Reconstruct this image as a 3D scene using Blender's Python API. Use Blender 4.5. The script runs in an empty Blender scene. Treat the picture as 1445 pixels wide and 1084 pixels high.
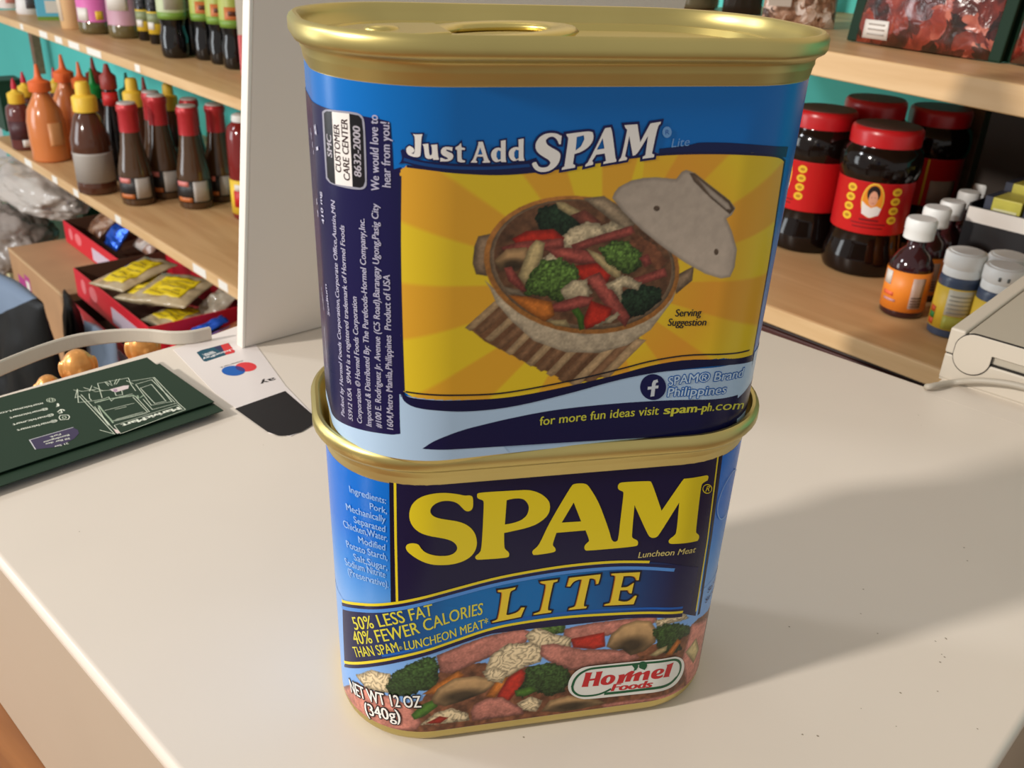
import bpy, bmesh, math, random
import numpy as np
from mathutils import Vector, Matrix, noise as mnoise
from mathutils.geometry import tessellate_polygon
random.seed(7); rng = np.random.default_rng(7)
S = 0.001                      # everything below is written in millimetres
SC = bpy.context.scene; COL = SC.collection
PI = math.pi

# ------------------------------------------------------------------ camera
cam_d = bpy.data.cameras.new('camera'); cam = bpy.data.objects.new('camera', cam_d); COL.objects.link(cam)
CAM = dict(f=1318.29, R=(0.998903, 0.020966, 0.041877), U=(-0.046832, 0.447197, 0.893208), F=(0.0, 0.89419, -0.447688), c=(-5.8, -197.2, 182.3))
cam_d.sensor_fit = 'HORIZONTAL'; cam_d.sensor_width = 36.0
cam_d.lens = CAM['f'] * 36.0 / 1445.0
cam_d.clip_start = 0.01; cam_d.clip_end = 50
R_, U_, F_ = Vector(CAM['R']), Vector(CAM['U']), Vector(CAM['F'])
M = Matrix((R_, U_, -F_)).transposed().to_4x4(); M.translation = Vector(CAM['c']) * S
cam.matrix_world = M
cam_d.dof.use_dof = True; cam_d.dof.focus_distance = 0.235; cam_d.dof.aperture_fstop = 42
SC.camera = cam
# ------------------------------------------------------------------ world, lamps, exposure
LW = (.45, 45.5, 15, 2.5, 20)
w = bpy.data.worlds.new('room_air'); SC.world = w; w.use_nodes = True
bgn = w.node_tree.nodes['Background']; bgn.inputs[0].default_value = (1.0, .96, .91, 1); bgn.inputs[1].default_value = LW[0]
def area(name, loc, target, size, power, col, sy=None):
    l = bpy.data.lights.new(name, 'AREA'); l.shape = 'RECTANGLE' if sy else 'DISK'; l.size = size
    if sy: l.size_y = sy
    l.energy = power; l.color = col
    o = bpy.data.objects.new(name, l); COL.objects.link(o); o.location = loc
    d = Vector(target) - Vector(loc); o.rotation_euler = d.to_track_quat('-Z', 'Y').to_euler()
    return o
KEY = (-.91, -.415)
area('key_lamp', (2.0*KEY[0], 2.0*KEY[1], 1.05), (0, 0, .05), .16, LW[1], (1, .93, .85))
area('window_light', (-2.4, .52, 1.3), (0, 0, .05), .35, LW[2], (.93, .96, 1.0))
area('ceiling_lamp', (-.6, 1.0, 1.9), (-.4, 1.5, -.3), .7, LW[3], (1, .90, .74), .5)
area('low_left_fill', (-2.7, .75, .12), (-1.25, 2.2, -.2), .9, LW[4], (.90, .96, 1.0), 1.1)  # low cool fill, added off to the left to brighten the teal wall
SC.view_settings.view_transform = 'Standard'; SC.view_settings.look = 'None'
SC.view_settings.exposure = 0.0; SC.view_settings.gamma = 1.0; SC.view_settings.use_curve_mapping = False

# ------------------------------------------------------------------ materials
def lin(c):
    return tuple(((v/255)/12.92 if v/255 <= .04045 else ((v/255+.055)/1.055)**2.4) for v in c[:3])
MATS = {}
def mat(name, col=(200,200,200), rough=.5, metal=0., spec=.5, var=0., vscale=60., bump=0., bscale=200., coat=0., alpha=1., trans=0., attr=False, emit=0):
    if name in MATS: return MATS[name]
    m = bpy.data.materials.new(name); m.use_nodes = True; nt = m.node_tree
    b = nt.nodes['Principled BSDF']; L = nt.links.new
    c = lin(col)
    b.inputs['Base Color'].default_value = (*c, 1); b.inputs['Roughness'].default_value = rough
    b.inputs['Metallic'].default_value = metal; b.inputs['Specular IOR Level'].default_value = spec
    b.inputs['Coat Weight'].default_value = coat; b.inputs['Coat Roughness'].default_value = .08
    b.inputs['Alpha'].default_value = alpha; b.inputs['Transmission Weight'].default_value = trans
    tc = nt.nodes.new('ShaderNodeTexCoord')
    if attr:
        a = nt.nodes.new('ShaderNodeAttribute'); a.attribute_name = 'print'; L(a.outputs['Color'], b.inputs['Base Color'])
    elif var > 0:
        n = nt.nodes.new('ShaderNodeTexNoise'); n.inputs['Scale'].default_value = vscale; n.inputs['Detail'].default_value = 4
        r = nt.nodes.new('ShaderNodeValToRGB'); r.color_ramp.elements[0].position = .3; r.color_ramp.elements[1].position = .7
        r.color_ramp.elements[0].color = (*[v*(1-var) for v in c], 1); r.color_ramp.elements[1].color = (*[min(1, v*(1+var)) for v in c], 1)
        L(tc.outputs['Object'], n.inputs['Vector']); L(n.outputs['Fac'], r.inputs['Fac']); L(r.outputs['Color'], b.inputs['Base Color'])
    if bump > 0:
        n2 = nt.nodes.new('ShaderNodeTexNoise'); n2.inputs['Scale'].default_value = bscale; n2.inputs['Detail'].default_value = 3
        bp = nt.nodes.new('ShaderNodeBump'); bp.inputs['Strength'].default_value = bump; bp.inputs['Distance'].default_value = .001
        L(tc.outputs['Object'], n2.inputs['Vector']); L(n2.outputs['Fac'], bp.inputs['Height']); L(bp.outputs['Normal'], b.inputs['Normal'])
    MATS[name] = m; return m
def wood(name, c0, c1, ang=0., scale=14., rough=.45):
    m = bpy.data.materials.new(name); m.use_nodes = True; nt = m.node_tree; L = nt.links.new
    b = nt.nodes['Principled BSDF']; b.inputs['Roughness'].default_value = rough
    tc = nt.nodes.new('ShaderNodeTexCoord'); mp = nt.nodes.new('ShaderNodeMapping')
    mp.inputs['Scale'].default_value = (scale*.16, scale*1.6, scale*1.6); mp.inputs['Rotation'].default_value = (0, 0, ang)
    n = nt.nodes.new('ShaderNodeTexNoise'); n.inputs['Scale'].default_value = 1.6; n.inputs['Detail'].default_value = 6; n.inputs['Distortion'].default_value = .8
    r = nt.nodes.new('ShaderNodeValToRGB'); r.color_ramp.elements[0].position = .34; r.color_ramp.elements[1].position = .66
    r.color_ramp.elements[0].color = (*lin(c0), 1); r.color_ramp.elements[1].color = (*lin(c1), 1)
    L(tc.outputs['Object'], mp.inputs['Vector']); L(mp.outputs['Vector'], n.inputs['Vector']); L(n.outputs['Fac'], r.inputs['Fac']); L(r.outputs['Color'], b.inputs['Base Color'])
    MATS[name] = m; return m
GOLD = mat('gold_lacquer', (206, 189, 122), .38, 1.0, var=.06, vscale=40)
GOLDW = mat('gold_lacquer_inside', (214, 194, 120), .34, 1.0)
PRINT = mat('printed_lacquer', rough=.26, spec=.28, attr=True)
PAPER = mat('printed_card', rough=.55, spec=.3, attr=True)
ENAMEL = mat('cream_enamel', (223, 213, 200), .34, var=.03, vscale=9, bump=.02, bscale=500, spec=.4)
WHITEPL = mat('pale_plastic', (228, 218, 206), .5)
GREYPL = mat('beige_plastic', (208, 199, 184), .5, bump=.05, bscale=900)
DARKGAP = mat('dark_gap', (38, 34, 30), .8)
TEAL = mat('teal_paint', (100, 214, 206), .7, var=.06, vscale=3, spec=.15)
PLY = wood('pale_plywood', (196, 152, 104), (214, 174, 124)); PLYEDGE = wood('plywood_edge', (204, 164, 114), (220, 184, 136), scale=20)
BROWNW = wood('brown_table_wood', (122, 74, 38), (166, 110, 62), scale=30, rough=.3)
POSTW = wood('post_wood', (120, 88, 64), (140, 106, 78))
CARTON = mat('cardboard', (176, 136, 98), .7, var=.10, vscale=9)

# ------------------------------------------------------------------ object helpers
def tag(o, label=None, cat=None, group=None, kind=None):
    if label: o['label'] = label
    if cat: o['category'] = cat
    if group: o['group'] = group
    if kind: o['kind'] = kind
    return o
def empty(name, loc, rz=0., label=None, cat=None, group=None):
    o = bpy.data.objects.new(name, None); COL.objects.link(o); o.empty_display_size = .02
    o.location = Vector(loc)*S; o.rotation_euler = (0, 0, rz)
    return tag(o, label, cat, group)
def mesh_obj(name, V, Fc, m, parent=None, smooth=True, cols=None, normals=None, mats=None, midx=None):
    me = bpy.data.meshes.new(name)
    V = np.asarray(V, float)*S
    me.from_pydata(V.tolist(), [], [tuple(f) for f in Fc]); me.update()
    for k in (mats or [m]): me.materials.append(k)
    if midx is not None: me.polygons.foreach_set('material_index', midx)
    if smooth: me.polygons.foreach_set('use_smooth', [True]*len(me.polygons))
    if cols is not None:
        a = me.color_attributes.new('print', 'FLOAT_COLOR', 'POINT')
        c4 = np.ones((len(V), 4), np.float32); c4[:, :3] = cols; a.data.foreach_set('color', c4.ravel())
    if normals is not None: me.normals_split_custom_set_from_vertices([tuple(n) for n in normals])
    o = bpy.data.objects.new(name, me); COL.objects.link(o)
    if parent: o.parent = parent
    return o
def bevel(o, wmm, seg=2, angle=35, smooth=False):
    if smooth: o.data.polygons.foreach_set('use_smooth', [True]*len(o.data.polygons))
    md = o.modifiers.new('edge', 'BEVEL'); md.width = wmm*S; md.segments = seg; md.limit_method = 'ANGLE'; md.angle_limit = math.radians(angle); md.harden_normals = smooth
    return o
BOXF = [(0,3,2,1),(4,5,6,7),(0,1,5,4),(1,2,6,5),(2,3,7,6),(3,0,4,7)]
def box(name, x0, x1, y0, y1, z0, z1, m, parent=None, bev=0., seg=2):
    V = [(x0,y0,z0),(x1,y0,z0),(x1,y1,z0),(x0,y1,z0),(x0,y0,z1),(x1,y0,z1),(x1,y1,z1),(x0,y1,z1)]
    o = mesh_obj(name, V, BOXF, m, parent, smooth=False)
    if bev: bevel(o, bev, seg, smooth=seg > 3)
    return o
def prism(name, pts, z0, z1, m, parent=None, bev=0.):
    n = len(pts); A = sum(pts[i][0]*pts[(i+1)%n][1]-pts[(i+1)%n][0]*pts[i][1] for i in range(n))
    if A < 0: pts = pts[::-1]
    V = [(x,y,z0) for x,y in pts]+[(x,y,z1) for x,y in pts]
    Fc = [tuple(range(n))[::-1], tuple(range(n,2*n))]+[(i,(i+1)%n,n+(i+1)%n,n+i) for i in range(n)]
    o = mesh_obj(name, V, Fc, m, parent, smooth=False)
    if bev: bevel(o, bev)
    return o
def lathe(name, prof, m, parent=None, seg=28, loc=(0,0,0), caps=True):
    V = []; Fc = []
    for r, z in prof:
        for k in range(seg):
            t = 2*PI*k/seg; V.append((loc[0]+r*math.cos(t), loc[1]+r*math.sin(t), loc[2]+z))
    for i in range(len(prof)-1):
        for k in range(seg):
            a = i*seg+k; b = i*seg+(k+1)%seg; Fc.append((a, b, b+seg, a+seg))
    if caps:
        if prof[0][0] > .01: Fc.append(tuple(range(seg))[::-1])
        if prof[-1][0] > .01: Fc.append(tuple(range((len(prof)-1)*seg, len(prof)*seg)))
    o = mesh_obj(name, V, Fc, m, parent)
    md = o.modifiers.new('edges', 'EDGE_SPLIT'); md.split_angle = math.radians(50)
    return o
def tube(name, pts, r, m, parent=None, seg=10, sq=None):
    # round tube, or a flat strap when sq=(half width, half thickness)
    V = []; Fc = []; n = len(pts); P = [Vector(q) for q in pts]
    for i, q in enumerate(P):
        t = (P[min(i+1, n-1)]-P[max(i-1, 0)]).normalized(); s = t.cross(Vector((0,0,1))).normalized(); u = s.cross(t).normalized()
        if sq:
            for a, b in ((-1,-1),(1,-1),(1,1),(-1,1)): V.append(q+s*a*sq[0]+u*b*sq[1])
        else:
            for k in range(seg): V.append(q+s*r*math.cos(2*PI*k/seg)+u*r*math.sin(2*PI*k/seg))
    g = 4 if sq else seg
    for i in range(n-1):
        for k in range(g):
            a = i*g+k; b = i*g+(k+1)%g; Fc.append((a, b, b+g, a+g))
    Fc.append(tuple(range(g))[::-1]); Fc.append(tuple(range((n-1)*g, n*g)))
    o = mesh_obj(name, V, Fc, m, parent, smooth=not sq)
    if sq: bevel(o, .6, 1)
    return o
def spline(P, n):
    P = [Vector(p) for p in P]; out = []
    for i in range(len(P)-1):
        p0, p1, p2, p3 = P[max(i-1,0)], P[i], P[i+1], P[min(i+2,len(P)-1)]
        for k in range(n):
            t = k/n; out.append(.5*((2*p1)+(p2-p0)*t+(2*p0-5*p1+4*p2-p3)*t*t+(3*p1-p0-3*p2+p3)*t**3))
    return out+[P[-1]]

# ------------------------------------------------------------------ flat print: polygons, strokes and lettering laid on a surface
_TX = {}
def text_mesh(t, bold):
    k = (t, bold)
    if k not in _TX:
        cu = bpy.data.curves.new('t', 'FONT'); cu.body = t; cu.size = 1; cu.offset = bold; cu.resolution_u = 3
        o = bpy.data.objects.new('t', cu); COL.objects.link(o)
        me = bpy.data.meshes.new_from_object(o.evaluated_get(bpy.context.evaluated_depsgraph_get()))
        V = np.array([v.co[:2] for v in me.vertices]).reshape(-1, 2); T = []
        for p in me.polygons:
            q = list(p.vertices); T += [(q[0], q[i], q[i+1]) for i in range(1, len(q)-1)]
        bpy.data.objects.remove(o); bpy.data.curves.remove(cu); bpy.data.meshes.remove(me)
        _TX[k] = (V, T)
    return _TX[k]
CAPH = text_mesh('H', 0)[0][:, 1].max()
def soften(pts, closed=True, its=2, keep=52):
    """corner cutting that leaves sharp corners alone, so traced outlines read as curves"""
    for _ in range(its):
        out = []; n = len(pts)
        for i in range(n):
            p = pts[i]
            if not closed and i in (0, n-1): out.append(p); continue
            a, b = pts[i-1], pts[(i+1) % n]; v1 = Vector(p)-Vector(a); v2 = Vector(b)-Vector(p)
            if v1.length < 1e-6 or v2.length < 1e-6: continue
            if math.degrees(v1.angle(v2)) > keep: out.append(p)
            else: out += [tuple(Vector(p)-v1*.25), tuple(Vector(p)+v2*.25)]
        pts = out
    return pts
class Print:
    """collects coloured triangles in surface coordinates (u, v) in mm; build() wraps them on the surface"""
    def __init__(s, surf, nrm=None, du=1.2, lift=.05, step=.03, flat=lambda u: False):
        s.surf, s.nrm, s.du, s.lift, s.step, s.flat = surf, nrm, du, lift, step, flat
        s.V = []; s.O = []; s.C = []; s.T = []; s.k = 0
    def tris(s, P, T, layer, col):
        s.k += 1; off = s.lift+layer*s.step+(s.k % 60)*.00025
        P = [tuple(p) for p in P]; T = list(T); out = []
        if s.du:
            cache = {}; st = list(T)
            while st:
                a, b, c = st.pop(); e = sorted(((abs(P[i][0]-P[j][0]), i, j, k) for i, j, k in ((a,b,c),(b,c,a),(c,a,b))), reverse=True)[0]
                if e[0] > s.du and not (s.flat(P[a][0]) and s.flat(P[b][0]) and s.flat(P[c][0])):
                    i, j, k = e[1:]; key = (min(i,j), max(i,j))
                    if key not in cache: P.append(((P[i][0]+P[j][0])/2, (P[i][1]+P[j][1])/2)); cache[key] = len(P)-1
                    m_ = cache[key]; st += [(i, m_, k), (m_, j, k)]
                else: out.append((a,b,c))
            T = out
        b0 = len(s.V); s.V += P; s.O += [off]*len(P)
        s.C += [lin(col(u, v)) if callable(col) else lin(col) for u, v in P] if callable(col) else [lin(col)]*len(P)
        for a, b, c in T:
            A = (P[b][0]-P[a][0])*(P[c][1]-P[a][1])-(P[c][0]-P[a][0])*(P[b][1]-P[a][1])
            s.T.append((b0+a, b0+b, b0+c) if A > 0 else (b0+a, b0+c, b0+b))
    def poly(s, layer, col, pts, holes=()):
        loops = [[Vector((x,y,0)) for x,y in L] for L in [pts, *holes]]
        s.tris([p for L in [pts, *holes] for p in L], tessellate_polygon(loops), layer, col)
    def stroke(s, layer, col, pts, wd, closed=False):
        """ribbon of constant width with mitred joints (one strip, so no piece lies on another)"""
        Q = [Vector(p) for p in pts]; Q = [q for i, q in enumerate(Q) if i == 0 or (q-Q[i-1]).length > 1e-4]
        if closed and (Q[0]-Q[-1]).length < 1e-4: Q.pop()
        n = len(Q); h = wd/2; P = []
        if n < 2: return
        for i, q in enumerate(Q):
            d1 = (q-Q[i-1]).normalized() if (i or closed) else None; d2 = (Q[(i+1) % n]-q).normalized() if (i < n-1 or closed) else None
            d1 = d1 or d2; d2 = d2 or d1; m = d1+d2; m = m.normalized() if m.length > .05 else d1; nn = Vector((-m.y, m.x)); k = max(.5, abs(nn.dot(Vector((-d1.y, d1.x)))))
            e = (m*h*.5*((i == n-1)-(i == 0))) if not closed else Vector((0,0)); P += [q-nn*h/k+e, q+nn*h/k+e]
        T = []
        for i in range(n if closed else n-1): a, b = 2*i, 2*((i+1) % n); T += [(a, b, b+1), (a, b+1, a+1)]
        s.tris([tuple(p) for p in P], T, layer, col)
    def text(s, layer, col, t, base, h, bold=0., shear=0., halo=None):
        V0, _ = text_mesh(t, 0); x0, x1 = V0[:,0].min(), V0[:,0].max()
        B = [Vector(b) for b in base]
        if len(B) == 2: B = [B[0], (B[0]+B[1])/2, B[1]]
        c = B[1]*2-(B[0]+B[2])/2
        def place(V):
            out = []
            for x, y in V:
                yy = y*h/CAPH; tt = (x-x0)/(x1-x0); L = (B[2]-B[0]).length; tt += shear*yy/L
                p = B[0]*(1-tt)**2+c*2*tt*(1-tt)+B[2]*tt**2; d = ((c-B[0])*2*(1-tt)+(B[2]-c)*2*tt).normalized()
                out.append((p.x-d.y*yy, p.y+d.x*yy))
            return out
        V, T = text_mesh(t, 0)
        if halo:
            q = .075
            for a in range(8): s.tris(place(V+np.array([q*math.cos(a*PI/4), q*math.sin(a*PI/4)])), T, layer-1, halo)
        for dx in ((0,) if bold <= 0 else (-bold, 0, bold)): s.tris(place(V+np.array([dx, 0])), T, layer, col)
    def grid(s, layer, us, vs, C, mask=None):
        s.k += 1; off = s.lift+layer*s.step; nu, nv = len(us), len(vs); b0 = len(s.V)
        uu, vv = np.meshgrid(us, vs, indexing='ij'); s.V += list(zip(uu.ravel().tolist(), vv.ravel().tolist())); s.O += [off]*(nu*nv)
        s.C += [tuple(c) for c in C.reshape(-1, 3)]
        I = b0+np.arange(nu*nv).reshape(nu, nv)
        ok = np.ones((nu-1, nv-1), bool) if mask is None else (mask[:-1,:-1]|mask[1:,:-1]|mask[:-1,1:]|mask[1:,1:])
        a, b, c, d = I[:-1,:-1][ok], I[1:,:-1][ok], I[1:,1:][ok], I[:-1,1:][ok]
        s.T += list(zip(a.tolist(), b.tolist(), c.tolist(), d.tolist()))
    def art(s, L, special={}):
        for it in L:
            col = special.get(it[2], it[2]) if isinstance(it[2], str) else it[2]
            if it[0] == 'P': s.poly(it[1], col, soften(it[3]) if len(it[3]) > 8 else it[3], [soften(h) if len(h) > 8 else h for h in it[4]])
            elif it[0] == 'S': s.stroke(it[1], col, soften(it[3], it[5], 2 if len(it[3]) < 40 else 1) if len(it[3]) > 3 else it[3], it[4], it[5])
            else: s.text(it[1], col, it[3], it[4], it[5], it[6], it[7], it[8])
    def build(s, name, m, parent):
        X = [s.surf(u, v, o) for (u, v), o in zip(s.V, s.O)]
        N = [s.nrm(u, v) for u, v in s.V] if s.nrm else None
        used = sorted({i for t in s.T for i in t}); mp = {g: i for i, g in enumerate(used)}
        return mesh_obj(name, [X[i] for i in used], [tuple(mp[i] for i in t) for t in s.T], m, parent, smooth=True, cols=np.array([s.C[i] for i in used]), normals=[N[i] for i in used] if N else None)
def plane_print(z): return Print(lambda u, v, o: (u, v, z+o), None, du=0, lift=.02, step=.02)

# ------------------------------------------------------------------ painted pictures (food photographs printed on the tins)
def vnoise(U, V, f, seed):
    r = np.random.default_rng(seed).random((64, 64)); x = U*f+seed*3.7; y = V*f+seed*1.9
    xi = np.floor(x).astype(int); yi = np.floor(y).astype(int); fx = x-xi; fy = y-yi; fx = fx*fx*(3-2*fx); fy = fy*fy*(3-2*fy)
    g = lambda a, b: r[a % 64, b % 64]
    return (g(xi,yi)*(1-fx)+g(xi+1,yi)*fx)*(1-fy)+(g(xi,yi+1)*(1-fx)+g(xi+1,yi+1)*fx)*fy
def fnoise(U, V, f, seed): return .55*vnoise(U,V,f,seed)+.3*vnoise(U,V,f*2.1,seed+1)+.15*vnoise(U,V,f*4.3,seed+2)
class Canvas:
    def __init__(s, u0, u1, v0, v1, d, bg):
        s.us = np.arange(u0, u1+d, d); s.vs = np.arange(v0, v1+d, d); s.d = d
        s.U, s.V = np.meshgrid(s.us, s.vs, indexing='ij'); s.C = np.zeros(s.U.shape+(3,)); s.C[:] = bg
    def sdf(s, P, pad=1.5):
        P = np.array(P); lo, hi = P.min(0)-pad, P.max(0)+pad
        i0, i1 = np.searchsorted(s.us, [lo[0], hi[0]]); j0, j1 = np.searchsorted(s.vs, [lo[1], hi[1]])
        U, V = s.U[i0:i1, j0:j1], s.V[i0:i1, j0:j1]; ins = np.zeros(U.shape, bool); D = np.full(U.shape, 1e9)
        for a, b in zip(P, np.roll(P, -1, 0)):
            c = ((a[1] > V) != (b[1] > V)) & (U < (b[0]-a[0])*(V-a[1])/((b[1]-a[1]) or 1e-9)+a[0]); ins ^= c
            e = b-a; t = np.clip(((U-a[0])*e[0]+(V-a[1])*e[1])/max(e@e, 1e-9), 0, 1); D = np.minimum(D, np.hypot(U-a[0]-t*e[0], V-a[1]-t*e[1]))
        return (slice(i0,i1), slice(j0,j1)), np.where(ins, D, -D), U, V
    def blend(s, sl, A, col): s.C[sl] = s.C[sl]*(1-A[..., None])+col*A[..., None]
    def item(s, kind, P, seed):
        KC = dict(meat=(206,132,116), meatr=(188,92,80), meatd=(150,82,66), red=(206,52,36), mush=(178,142,98), broc=(58,84,40), broc2=(92,124,56), brocd=(36,56,38), noodle=(226,204,164), brown=(112,70,48), corn=(222,198,140),
                  carrot=(220,128,50), green=(84,130,44), slat=(196,164,122), slatd=(152,112,80), slatbase=(120,84,58), clay=(158,132,104), claytan=(178,118,58), cream=(206,188,158), cream2=(180,158,128), pot=(104,72,50), cauli=(214,196,158), lid=(190,176,160), lidd=(136,112,90))
        sl, D, U, V = s.sdf(P)
        if D.size == 0: return
        rag = {'broc':1.3,'broc2':1.0,'brocd':1.0,'cauli':.8,'noodle':.5,'meat':.35,'meatr':.2,'mush':.15,'brown':.6}.get(kind, .08)
        D = D+(fnoise(U,V,1.3,seed)-.5)*rag
        A = np.clip(D/s.d*.7+.5, 0, 1); c = np.array(KC[kind], float); col = np.ones(U.shape+(3,))*c
        P_ = np.array(P); h = (V-P_[:,1].min())/max(np.ptp(P_[:,1]), .1)
        n1 = fnoise(U,V,.7,seed+5); n2 = vnoise(U,V,2.6,seed+9)
        if kind in ('broc','broc2','brocd'):
            cell = np.minimum(1, np.abs(vnoise(U,V,1.5,seed)-.5)*3.2); k = .45+.65*n2*.8+.5*cell*h+.18*(h-.4)
        elif kind in ('meat','meatr','meatd'): k = .86+.34*(n1-.5)+.16*(n2-.5)+.26*(h-.4); 
        elif kind == 'noodle':
            wx, wy = fnoise(U,V,.34,seed+3)*9, fnoise(U,V,.34,seed+7)*9
            a = np.abs(np.sin(2.1*(U*.6+V*.8)+wx*1.3)); b_ = np.abs(np.sin(2.1*(U*.8-V*.6)+wy*1.3)); over = vnoise(U,V,.6,seed+11) > .5
            st = np.where(over, a, b_); k = .50+.55*np.sqrt(st)+.10*(h-.5)
        elif kind == 'cauli': k = .68+.5*n2*n1+.22*h
        elif kind == 'mush':
            k = .72+.45*h+.2*(n1-.5); g_ = np.hypot((U-P_[:,0].mean())/max(np.ptp(P_[:,0]),.1)/.30, (h-.30)/.22); k = k*np.clip(.42+.6*np.clip(g_-.55,0,1), .42, 1.0)
        elif kind == 'pot': k = .55+.7*n1+.5*np.clip(h-.7,0,1)
        elif kind == 'lid': k = 1.0+.10*(n1-.5)-.10*h
        elif kind == 'brown': k = .55+.9*n1
        else: k = .9+.25*(n1-.5)+.12*(n2-.5)+.15*(h-.5)
        if kind not in ('lid','slat','slatd','cream','claytan','slatbase','pot','brown'): k = k*np.clip(.62+.38*D/1.1, .62, 1)
        elif kind in ('slat','slatd','cream','lid'): k = k*np.clip(.8+.2*D/.8, .8, 1)
        col = np.clip(col*k[..., None], 0, 255); s.blend(sl, A, col)
    def lin(s):
        c = s.C/255; return np.where(c <= .04045, c/12.92, ((c+.055)/1.055)**2.4)

# ------------------------------------------------------------------ the setting: wall, floor, shelving
EA = math.radians(-47.5); E1 = Vector((math.cos(EA), math.sin(EA), 0)); EN = Vector((-E1.y, E1.x, 0))   # along the shelves / towards the wall
def fr(a, n, z=0.): return E1*a+EN*n+Vector((0,0,z))
def struct(o): o['kind'] = 'structure'; return o
def oriented_box(name, a0, a1, n0, n1, z0, z1, m, parent=None, bev=0.):
    # box in shelf axes, origin kept at the world origin of the parent
    V = [fr(a,n,z) for z in (z0,z1) for a,n in ((a0,n0),(a1,n0),(a1,n1),(a0,n1))]
    o = mesh_obj(name, V, BOXF, m, parent, smooth=False)
    if bev: bevel(o, bev)
    return o
struct(oriented_box('wall_back', -4200, 700, 900, 960, -900, 420, TEAL))
struct(oriented_box('wall_upper', -4200, 700, 899, 960, 421, 1700, mat('cream_paint', (206, 196, 180), .7, var=.04, vscale=3)))
struct(oriented_box('floor', -4200, 2600, -2500, 960, -930, -900, mat('floor_tile', (150, 140, 126), .6, var=.08, vscale=4)))

def shelf(name, label, A, B, depth, ztop, t, tags, price=True):
    """plywood board: front edge from A to B (top front corners, world mm), running depth mm back to the wall"""
    A, B = Vector((*A, 0)), Vector((*B, 0)); d = (B-A).normalized(); n = Vector((-d.y, d.x, 0)); Lh = (B-A).length
    root = empty(name, (A.x, A.y, ztop), math.atan2(d.y, d.x), label, 'shelf')
    box('board', 0, Lh, 3, depth, -t, 0, PLY, root, .8, 1)
    box('front_edge', 0, Lh, 0, 3, -t, 0, PLYEDGE, root, .8, 1)
    for (s0, s1, up) in tags:
        box('price_tag', s0, s1, -.6, 0, -t*.86, -t*.10, mat('white_tag', (235, 232, 224), .5), root)
    return root
shelf('shelf_board', 'upper plywood shelf on the left with dark soy sauce bottles', (-1307.6, 2177.6), (-129.4, 871.2), 400, -73.0, 16, [(271.0, 291.4, 0), (403.9, 454.8, 0), (504.0, 547.3, 0), (585.2, 646.1, 0), (689.1, 763.9, 0), (927.5, 949.7, 0)])
shelf('shelf_board', 'lower plywood shelf on the left with squeeze bottles and gravy bottles', (-1314.6, 2109.7), (-105.2, 805.6), 440, -359.0, 19, [(241.8, 291.7, 0), (428.1, 459.4, 0), (557.6, 586.3, 0), (783.1, 811.0, 0), (1123.0, 1170.7, 0), (1216.6, 1248.6, 0)])
shelf('shelf_board', 'top plywood shelf on the right with packs of red dried meat', (44.4, 839.6), (447.5, 202.0), 362, 100.0, 19, [])
shelf('shelf_board', 'lower plywood shelf on the right with red lidded jars', (62.7, 721.0), (531.7, 193.0), 380, -108.0, 15, [])
shelf('shelf_board', 'plywood shelf above the soy sauce bottles, out over the left frame edge', (-1835.2, 2752.1), (-213.8, 982.6), 400, 222., 16, [])
shelf('shelf_board', 'plywood shelf above the packs of red dried meat on the right', (-2.2, 803.9), (545.1, 206.7), 330, 312., 18, [])
up = empty('shelf_upright', (446.2, 803.8, 0.0), EA, 'brown wooden upright post behind the red lidded jars', 'post')
box('post_board', 0, 24, 0, 30, -108, 80, POSTW, up, 1)
up2 = empty('shelf_upright', (-1664.4, 3059.7, 0.0), EA, 'grey wooden upright behind the orange capped bottles on the teal wall', 'post')
box('post_board', 0, 34, 0, 26, -359, -89, POSTW, up2, 1)
# ------------------------------------------------------------------ cash drawer on its table
C1 = math.radians(-43); CE = Vector((math.cos(C1), math.sin(C1), 0))           # drawer axes: x along CE
dr = empty('cash_drawer', (0, 0, 0), C1, 'cream enamelled metal cash drawer that carries the stacked tins', 'cash drawer')
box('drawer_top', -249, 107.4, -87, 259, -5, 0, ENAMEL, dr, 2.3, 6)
box('drawer_shell', -248.9, 107.3, -86.9, 258.9, -95, -3.2, mat('shaded_enamel', (180, 164, 144), .5, var=.03, vscale=9), dr, .5, 1)  # same enamel as the top; shade on the sides put into the darker colour
box('side_ledge', 9, 106, 252, 350, -12.8, .03, ENAMEL, dr)
def specks():
    p = plane_print(0.0); r = random.Random(3)
    for _ in range(46):
        x, y = (r.uniform(-200, 95), r.uniform(-70, 240)) if r.random() < .5 else (r.gauss(84, 14), r.gauss(78, 26))
        if x > 100 or y < -78: continue
        s_ = r.uniform(.10, .27); p.poly(1, (150, 138, 120), [(x+s_*r.uniform(.6,1.8)*math.cos(t), y+s_*math.sin(t)) for t in (0,1,2,3,4,5)])
    o = p.build('scuff_mark', PAPER, dr); o['kind'] = 'stuff'; return o
specks()
tb = empty('wooden_table', (0, 0, -95), C1, 'glossy brown wooden table under the cash drawer', 'table')
box('table_top', -335, 330, -330, 262, -24, 0, BROWNW, tb, 3)
for i, (x, y) in enumerate(((-310,-305),(300,-305),(-310,236),(300,236))): box('leg', x-18, x+18, y-18, y+18, -805, -24, BROWNW, tb, 2)

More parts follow.
